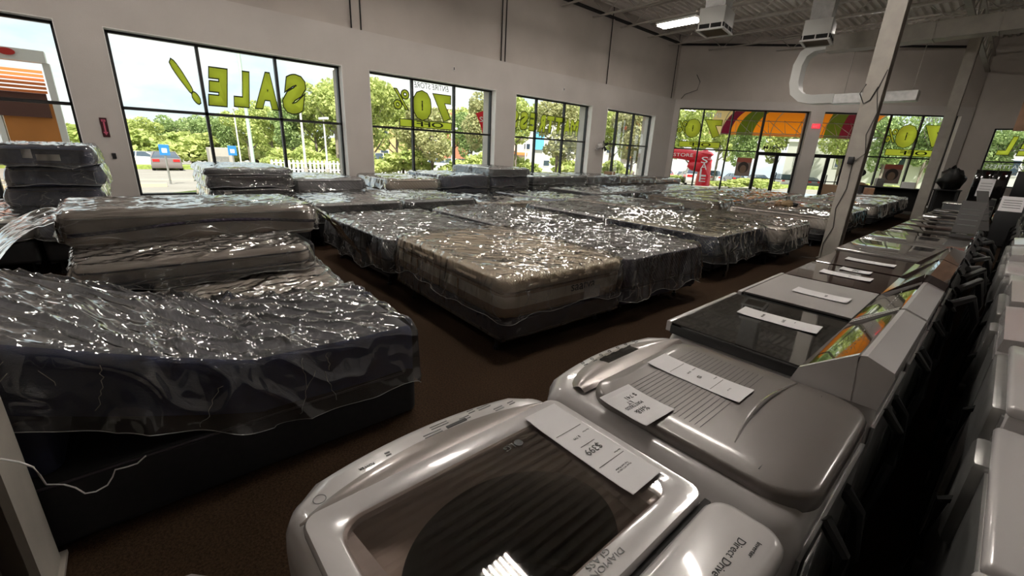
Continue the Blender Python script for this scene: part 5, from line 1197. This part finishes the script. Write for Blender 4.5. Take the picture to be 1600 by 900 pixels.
g = MB(); g.box(p.x + .7, p.x + .72, p.y - .4, p.y + .4, gz(p.x, p.y) + .1, 0.4); g.build('door', M['galv'], o, smooth=0)
# trees
M['leaf'] = [None] * 3
def leafmat(name, a, b):
    m = mat(name, a, .6); t = m.node_tree; bs = t.nodes['Principled BSDF']; g = N(t, 'ShaderNodeTexCoord'); n = N(t, 'ShaderNodeTexNoise'); n.inputs['Scale'].default_value = 2.2; n.inputs['Detail'].default_value = 4
    r = N(t, 'ShaderNodeValToRGB'); r.color_ramp.elements[0].position = .35; r.color_ramp.elements[0].color = a + (1,); r.color_ramp.elements[1].position = .65; r.color_ramp.elements[1].color = b + (1,)
    t.links.new(g.outputs['Object'], n.inputs['Vector']); t.links.new(n.outputs['Fac'], r.inputs[0]); t.links.new(r.outputs[0], bs.inputs['Base Color'])
    tl = N(t, 'ShaderNodeBsdfTranslucent'); mx = N(t, 'ShaderNodeMixShader'); mx.inputs[0].default_value = .4; t.links.new(r.outputs[0], tl.inputs[0]); o = t.nodes['Material Output']
    t.links.new(bs.outputs[0], mx.inputs[1]); t.links.new(tl.outputs[0], mx.inputs[2]); t.links.new(mx.outputs[0], o.inputs[0]); return m
LM = [leafmat('yellow_green_leaves', (.30, .38, .10), (.66, .70, .28)), leafmat('mid_green_leaves', (.19, .29, .10), (.45, .55, .24)), leafmat('olive_leaves', (.30, .32, .14), (.58, .56, .30))]
def crown(seed, n, blobs, leaf):
    r_ = random.Random(seed); g = MB(); vs = []; fs = []
    for i in range(n):
        bx, by, bz, br, bh = blobs[r_.randrange(len(blobs))]
        while True:
            d = Vector((r_.uniform(-1, 1), r_.uniform(-1, 1), r_.uniform(-1, 1)))
            if .3 < d.length < 1: break
        d = d.normalized() * (d.length ** .4)
        p = Vector((bx + d.x * br, by + d.y * br, bz + d.z * bh)); a = Vector((r_.gauss(0, 1), r_.gauss(0, 1), r_.gauss(0, 1))).normalized(); b = a.cross(Vector((r_.gauss(0, 1), r_.gauss(0, 1), r_.gauss(0, 1)))).normalized(); s = leaf * r_.uniform(.6, 1.4)
        o = len(vs); vs += [p + a * s, p + b * s * .6, p - a * s, p - b * s * .6]; fs.append((o, o + 1, o + 2, o + 3))
    g.add(vs, fs); return g
def blobset(seed, k, R1, H0, H1):
    r_ = random.Random(seed); return [(r_.uniform(-R1, R1) * .6, r_.uniform(-R1, R1) * .6, r_.uniform(H0, H1), R1 * r_.uniform(.3, .5), (H1 - H0) * r_.uniform(.2, .32)) for _ in range(k)]
protos = []
for k in range(3):
    t = thing('tree', '', 'tree'); g = crown(k, 5200, blobset(k + 3, 13, 3.2, 3.6, 9.0), .20)
    g.build('crown', LM[k], t, smooth=0)
    g = MB(); g.tube([(0, 0, 0), (.1, .05, 2), (0, .1, 4.5), (.1, 0, 7.5)], [.24, .19, .14, .05], 8)
    rr_ = random.Random(k)
    for j in range(6):
        a = j * 1.1; z = 2.2 + j * .7; g.tube([(0, 0, z), (math.cos(a) * 1.1, math.sin(a) * 1.1, z + .9), (math.cos(a) * 2.2, math.sin(a) * 2.2, z + 2.0)], [.10, .07, .02], 6)
    g.build('trunk', mat('grey_bark_%d' % k, (.20, .17, .14), .9, var=.3, vscale=8), t); protos.append(t)
TR = [(195, 72, 188, 0), (232, 66, 184, 0), (275, 70, 180, 1), (318, 76, 178, 1), (352, 60, 176, 1), (392, 56, 168, 0), (430, 50, 160, 0), (462, 46, 152, 1), (497, 46, 142, 0), (528, 42, 122, 0), (552, 48, 130, 1), (583, 30, 112, 0), (622, 44, 150, 0), (655, 54, 158, 0), (676, 30, 160, 2), (708, 50, 168, 0), (737, 46, 165, 1), (762, 40, 146, 2), (806, 42, 150, 0), (868, 32, 152, 2), (900, 44, 150, 0), (985, 40, 168, 2), (950, 52, 165, 0), (1040, 60, 160, 1), (1078, 56, 158, 0), (1118, 70, 165, 0), (1160, 62, 165, 1), (1210, 78, 170, 0), (1255, 80, 172, 1), (1310, 72, 170, 0), (1380, 70, 168, 1), (1440, 74, 168, 1), (1562, 60, 188, 1), (1620, 60, 190, 1), (300, 95, 186, 2), (210, 90, 190, 2)]
tw = ['yellow-green', 'mid-green', 'olive']; ordn = ['first', 'second', 'third', 'fourth', 'fifth', 'sixth', 'seventh', 'eighth', 'ninth', 'tenth', 'eleventh', 'twelfth', 'thirteenth', 'fourteenth', 'fifteenth', 'sixteenth', 'seventeenth', 'eighteenth', 'nineteenth', 'twentieth']
def winof(px):
    for x0, x1, nm in ((0, 305, 'left pane of the SALE window'), (305, 428, 'middle pane of the SALE window'), (428, 541, 'right pane of the SALE window'), (541, 643, 'left pane of the 70 window'), (643, 709, 'middle pane of the 70 window'), (709, 785, 'right pane of the 70 window'), (785, 930, 'MATTRESS window'), (930, 1030, 'last small window of the long wall'), (1030, 1147, 'window left of the doors'), (1147, 1280, 'entrance doors'), (1280, 1395, 'glass behind the middle column'), (1395, 1530, 'right 70 OFF glass'), (1530, 1800, 'far right window')):
        if x0 <= px < x1: return nm
cnt = {}; first = set()
for px, D, py, k in TR:
    b = far(px, 262, D); h = far(px, py, D).z - gz(b.x, b.y); o = protos[k] if k not in first else copy_tree(protos[k]); first.add(k)
    s = h / 10.2; o.location = (b.x, b.y, gz(b.x, b.y)); o.scale = (max(s, .62) * (1.0 if h < 9 else .8),) * 2 + (s,); o.rotation_euler.z = px * .37
    wn = winof(px); key = (wn, k); cnt[key] = cnt.get(key, 0) + 1
    q = ['leftmost', 'second', 'third', 'fourth'][cnt[key] - 1]
    o['label'] = '%s tree through the %s, %s' % (tw[k], wn, q); o['group'] = 'trees beyond the parking lot'
# low hedges
hp = thing('hedge_bush', '', 'bush'); crown(21, 1500, blobset(9, 9, 1.6, .5, 1.5), .13).build('foliage', LM[0], hp, smooth=0); MB().tube([(0, 0, 0), (0, 0, .9)], .06, 6).build('stem', mat('bush_stem', (.15, .12, .09), .9), hp)
HB = [(452, 40, 'left of the pole under the painted S'), (505, 40, 'right of the pole under the painted S'), (580, 30, 'left under the painted 70'), (630, 31, 'right under the painted percent sign'), (735, 30, 'under the right pane of the 70 window'), (757, 29, 'at the right jamb of the 70 window'), (810, 44, 'left in front of the hotel'), (895, 42, 'right in front of the hotel'), (965, 46, 'in the last small window'), (1040, 42, 'behind the red arch'), (1145, 36, 'left of the entrance poster'), (1190, 38, 'behind the entrance doors'), (1400, 38, 'behind the right poster'), (1440, 38, 'below the right OFF bar')]
HB += [(205 + 33 * i, 62 + 3 * (i % 3), 'in the tall green row behind the lot, %s from the left' % w_) for i, w_ in enumerate(('first', 'second', 'third', 'fourth', 'fifth', 'sixth', 'seventh', 'eighth', 'ninth', 'tenth', 'eleventh'))]
for i, (px, D, lb) in enumerate(HB):
    o = hp if i == 0 else copy_tree(hp); b = far(px, 262, D); o.location = (b.x, b.y, gz(b.x, b.y)); o.scale = (1.5, 1.5, 1.1) if px < 1000 else (1.3, 1.3, .45)
    if 'tall green' in lb: o.scale = (3.4, 3.4, 2.3)
    o.rotation_euler.z = i; o['label'] = ('yellow-green bush ' if 'tall green' in lb else 'low yellow-green bush ') + lb; o['group'] = 'low bushes round the parking lot'
# buildings
def building(name, label, c, rz, L_, D_, H_, m_, wins, accents=()):
    t = thing(name, label, 'building', c, rz); MB().box(-L_ / 2, L_ / 2, 0, D_, 0, H_).build('wall', m_, t, smooth=0); MB().box(-L_ / 2 - .2, L_ / 2 + .2, -.2, D_ + .2, H_, H_ + .4).build('parapet', M['sill'], t, smooth=0)
    nx, nz, w_, h = wins
    for i in range(nx):
        for j in range(nz):
            x = -L_ / 2 + (i + .5) * L_ / nx; z = (j + .45) * H_ / nz; f = MB().box(x - w_ / 2, x + w_ / 2, -.08, .02, z, z + h).build('window', M['sill'], t, smooth=0); MB().box(x - w_ / 2 + .1, x + w_ / 2 - .1, -.1, -.07, z + .1, z + h - .1).build('pane', M['carglass'], f, smooth=0)
    for (x0, x1, z0, z1, d, mm) in accents: MB().box(x0, x1, -d, 0, z0, z1).build('accent_panel', mm, t, smooth=0)
    return t
M['hotel'] = mat('white_hotel_render', (.62, .62, .58), .8); M['yel'] = mat('ochre_render', (.50, .38, .18), .8); M['accblue'] = mat('light_blue_panel', (.12, .40, .62), .5); M['accor'] = mat('orange_panel', (.75, .22, .06), .5)
c = far(885, 262, 78); hz = lambda px, py: far(px, py, 78).z - gz(c.x, c.y); an = math.atan2(c.y, c.x) - PI / 2
building('hotel', 'white hotel with blue and orange panels behind the MATTRESS window', (c.x, c.y, gz(c.x, c.y) - .1), an, 32, 12, 10.5, M['hotel'], (9, 4, 1.2, 1.1), [(-9.2, -7.6, hz(808, 214), hz(808, 198), .4, M['accblue']), (-5.8, -4.2, hz(840, 233), hz(840, 205), .4, M['accblue']), (9.4, 11.4, hz(978, 247), hz(978, 219), .6, M['accor']), (-10.6, -7, hz(812, 241), hz(812, 237), 2.5, M['accor']), (1, 4, hz(890, 257), hz(890, 252), 1.4, M['accor'])])
c = far(640, 262, 66); an = math.atan2(c.y, c.x) - PI / 2
building('apartment_block', 'ochre block with white windows seen between trees under the painted 70', (c.x, c.y, gz(c.x, c.y) - .1), an, 17, 10, 8.5, M['yel'], (5, 3, 1.2, 1.3), [(5, 8.5, 0, 8, .3, mat('brick_panel', (.4, .16, .1), .8))])
c = far(1475, 262, 75); an = math.atan2(c.y, c.x) - PI / 2
building('store_building', 'pale low store building behind the right OFF bar', (c.x, c.y, gz(c.x, c.y) - .1), an, 34, 10, 6, M['hotel'], (7, 1, 2.5, 1.8), [])
# orange restaurant through the left window
M['orange'] = mat('orange_stucco', (.55, .21, .05), .8, var=.1, vscale=2)
t = thing('restaurant_porch', 'orange building with slatted canopy and red signs in the leftmost window', 'building', (-15.2, -1.0, 0), 0)
MB().box(-.15, .15, -6, .02, 3.1, 3.34).build('fascia', M['sill'], t, smooth=0)
MB().box(-.1, .1, -.06, .06, 0, 3.1).build('post', M['sill'], t, smooth=0)
g = MB()
for k in range(6): z = 2.5 + k * .09; g.box(-.9, -.84, -6, -.16, z, z + .06)
g.build('slats', mat('orange_slats', (.75, .20, .05), .5), t, smooth=0)
MB().box(-1.0, -.92, -6, -.2, 1.95, 2.5).build('dark_beam', mat('brown_beam', (.10, .04, .03), .6), t, smooth=0)
MB().box(-1.2, -1.0, -1.02, -.06, 0, 2.3).build('orange_wall', M['orange'], t, smooth=0)
g = MB()
for y in (-1.10, -2.6, -4.0): g.box(-1.25, -.98, y - .05, y + .05, 0, 2.35)
g.box(-1.25, -.98, -4.1, -1.0, 2.22, 2.32); g.build('window_frame', M['sill'], t, smooth=0)
MB().box(-1.12, -1.1, -4, -1.1, 0, 2.25).build('pane', M['lidglass'], t, smooth=0)
for y in (-.55, -1.25, -2.1):
    f = MB(); f.rings([[(.16 + a, y + .13 * math.cos(k * PI / 8), 3.25 + .07 * math.sin(k * PI / 8)) for k in range(16)] for a in (0, .03)]); f.build('round_sign', M['red'], t, smooth=0)
# striped entrance canopy on wire frame
stripes = [(2.4, 3.0, (.85, .62, .28)), (3.0, 3.45, (.16, .01, .03)), (3.45, 3.75, (.95, .30, .02)), (3.75, 4.55, (.10, .13, .01)), (4.55, 6.9, (1.0, .28, .01)), (6.9, 7.9, (.95, .26, .01)), (7.9, 8.6, (.10, .12, .01)), (8.6, 9.2, (.15, .01, .02)), (9.2, 9.9, (.95, .28, .02))]
t = thing('striped_canopy', 'orange, green and maroon striped awning on a wire frame over the entrance', 'awning', (0, 0, 0))
def cpt(s, a, lean): 
    o = 1.7 * math.sin(a); return Bm @ Vector((s + lean * (1 - math.sin(a)) * .5, .35 + o, 2.98 + 1.15 * math.cos(a)))
for k, (s0, s1, col) in enumerate(stripes):
    m_ = mat('canopy_cloth_%d' % k, col, .7); tt = m_.node_tree; tl = N(tt, 'ShaderNodeBsdfTranslucent'); tl.inputs[0].default_value = col + (1,); mx = N(tt, 'ShaderNodeMixShader'); mx.inputs[0].default_value = .75
    tt.links.new(tt.nodes['Principled BSDF'].outputs[0], mx.inputs[1]); tt.links.new(tl.outputs[0], mx.inputs[2]); tt.links.new(mx.outputs[0], tt.nodes['Material Output'].inputs[0])
    g = MB(); vs = []; n = 12
    for i in range(n + 1):
        a = PI / 2 * i / n; l0 = .9 if k < 5 else -.9
        vs += [cpt(s0, a, l0 if k not in (0,) else 0), cpt(s1, a, l0 if k != 8 else 0)]
    vs += [v + Vector((0, 0, .012)) for v in vs]; q_ = 2 * n + 2
    fs = [(2 * i, 2 * i + 1, 2 * i + 3, 2 * i + 2) for i in range(n)]
    g.add(vs[:q_], fs); g.build('stripe_panel', m_, t, smooth=60)
g = MB()
for s in (3.0, 4.2, 5.4, 6.6, 7.8, 9.0, 9.9): g.tube([cpt(s, PI / 2 * i / 8, 0) - Vector((0, 0, .04)) for i in range(9)], .018, 5)
for a in (.35, .9, 1.5): g.tube([cpt(3.0, a, 0) - Vector((0, 0, .04)), cpt(9.9, a, 0) - Vector((0, 0, .04))], .018, 5)
g.tube([Bm @ Vector((3, .36, 3.0)), Bm @ Vector((9.9, .36, 3.0))], .02, 5)
for k in range(9): s = 3.2 + k * .75; g.tube([Bm @ Vector((s, .36, 3.0)), cpt(s + .35, .9, 0), Bm @ Vector((s + .7, .36, 3.0))], .014, 5)
g.build('wire_frame', M['steel'], t)
# red inflatable arch with white letters
M['inflate'] = mat('red_inflatable', (.70, .012, .03), .35, coat=.3)
c = far(1098, 287, 34); rx = ray(1098, 262); side = Vector((rx.y, -rx.x, 0)).normalized()
gc = gz(c.x, c.y); t = thing('inflatable_arch', 'red inflatable arch with white SALE letters outside', 'inflatable', (c.x, c.y, gc))
def ip(px, py): p = far(px, py, 34); return (p.x - c.x, p.y - c.y, max(p.z - gc, .1))
g = MB(); g.tube([ip(1097, 290), ip(1099, 275), ip(1101, 262), ip(1102, 250), ip(1104, 240), ip(1106, 236)], [.5, .46, .44, .46, .5, .3], 14); leg = g.build('leg', M['inflate'], t)
g = MB(); g.tube([ip(1106, 244), ip(1090, 245), ip(1070, 241), ip(1052, 239), ip(1030, 236), ip(1006, 234)], [.42, .40, .38, .36, .38, .3], 14); g.build('beam', M['inflate'], t)
g = MB(); g.tube([ip(1103, 256), ip(1092, 260), ip(1082, 258), ip(1075, 256)], [.3, .42, .38, .2], 12); g.build('arm', M['inflate'], t)
vdir = Vector((-rx.x, -rx.y, 0)).normalized()
for k, ch in enumerate('SALE'):
    p = Vector(ip(1101 - k * 1.2, 250 + k * 9.6)) + vdir * .52; text(ch, p, side, ZV, .42, .42, M['paper'], t, 'letter')
text('STORE', Vector(ip(1068, 242)) + vdir * .42, side, ZV, 1.3, .22, M['sill'], t, 'letter')
# red feather flag beyond the second big window
p = far(757, 262, 19); t = thing('feather_flag', 'red feather flag behind the right pane of the 70 window', 'flag', (p.x, p.y, gz(p.x, p.y)), math.atan2(-p.x, p.y))
zt_ = far(745, 172, 19).z - gz(p.x, p.y); MB().tube([(0, 0, 0), (0, 0, zt_)], .02, 8).build('pole', M['sill'], t)
g = MB(); fl = [(-.02, zt_ - 1.25), (-.14, zt_ - .8), (-.26, zt_ - .45), (-.42, zt_ - .12), (-.02, zt_)]; g.rings([[(x, -.01, z) for x, z in fl], [(x, .01, z) for x, z in fl]]); g.build('cloth', M['inflate'], t, smooth=0)
text('S', Vector((-.18, -.02, zt_ - .35)), (1, 0, 0), ZV, .14, .2, M['paper'], t)
for o in list(COL.objects):
    if o.type == 'MESH' and o.parent is None and not o.get('label') and o.get('kind') != 'structure': print('UNTAGGED', o.name)
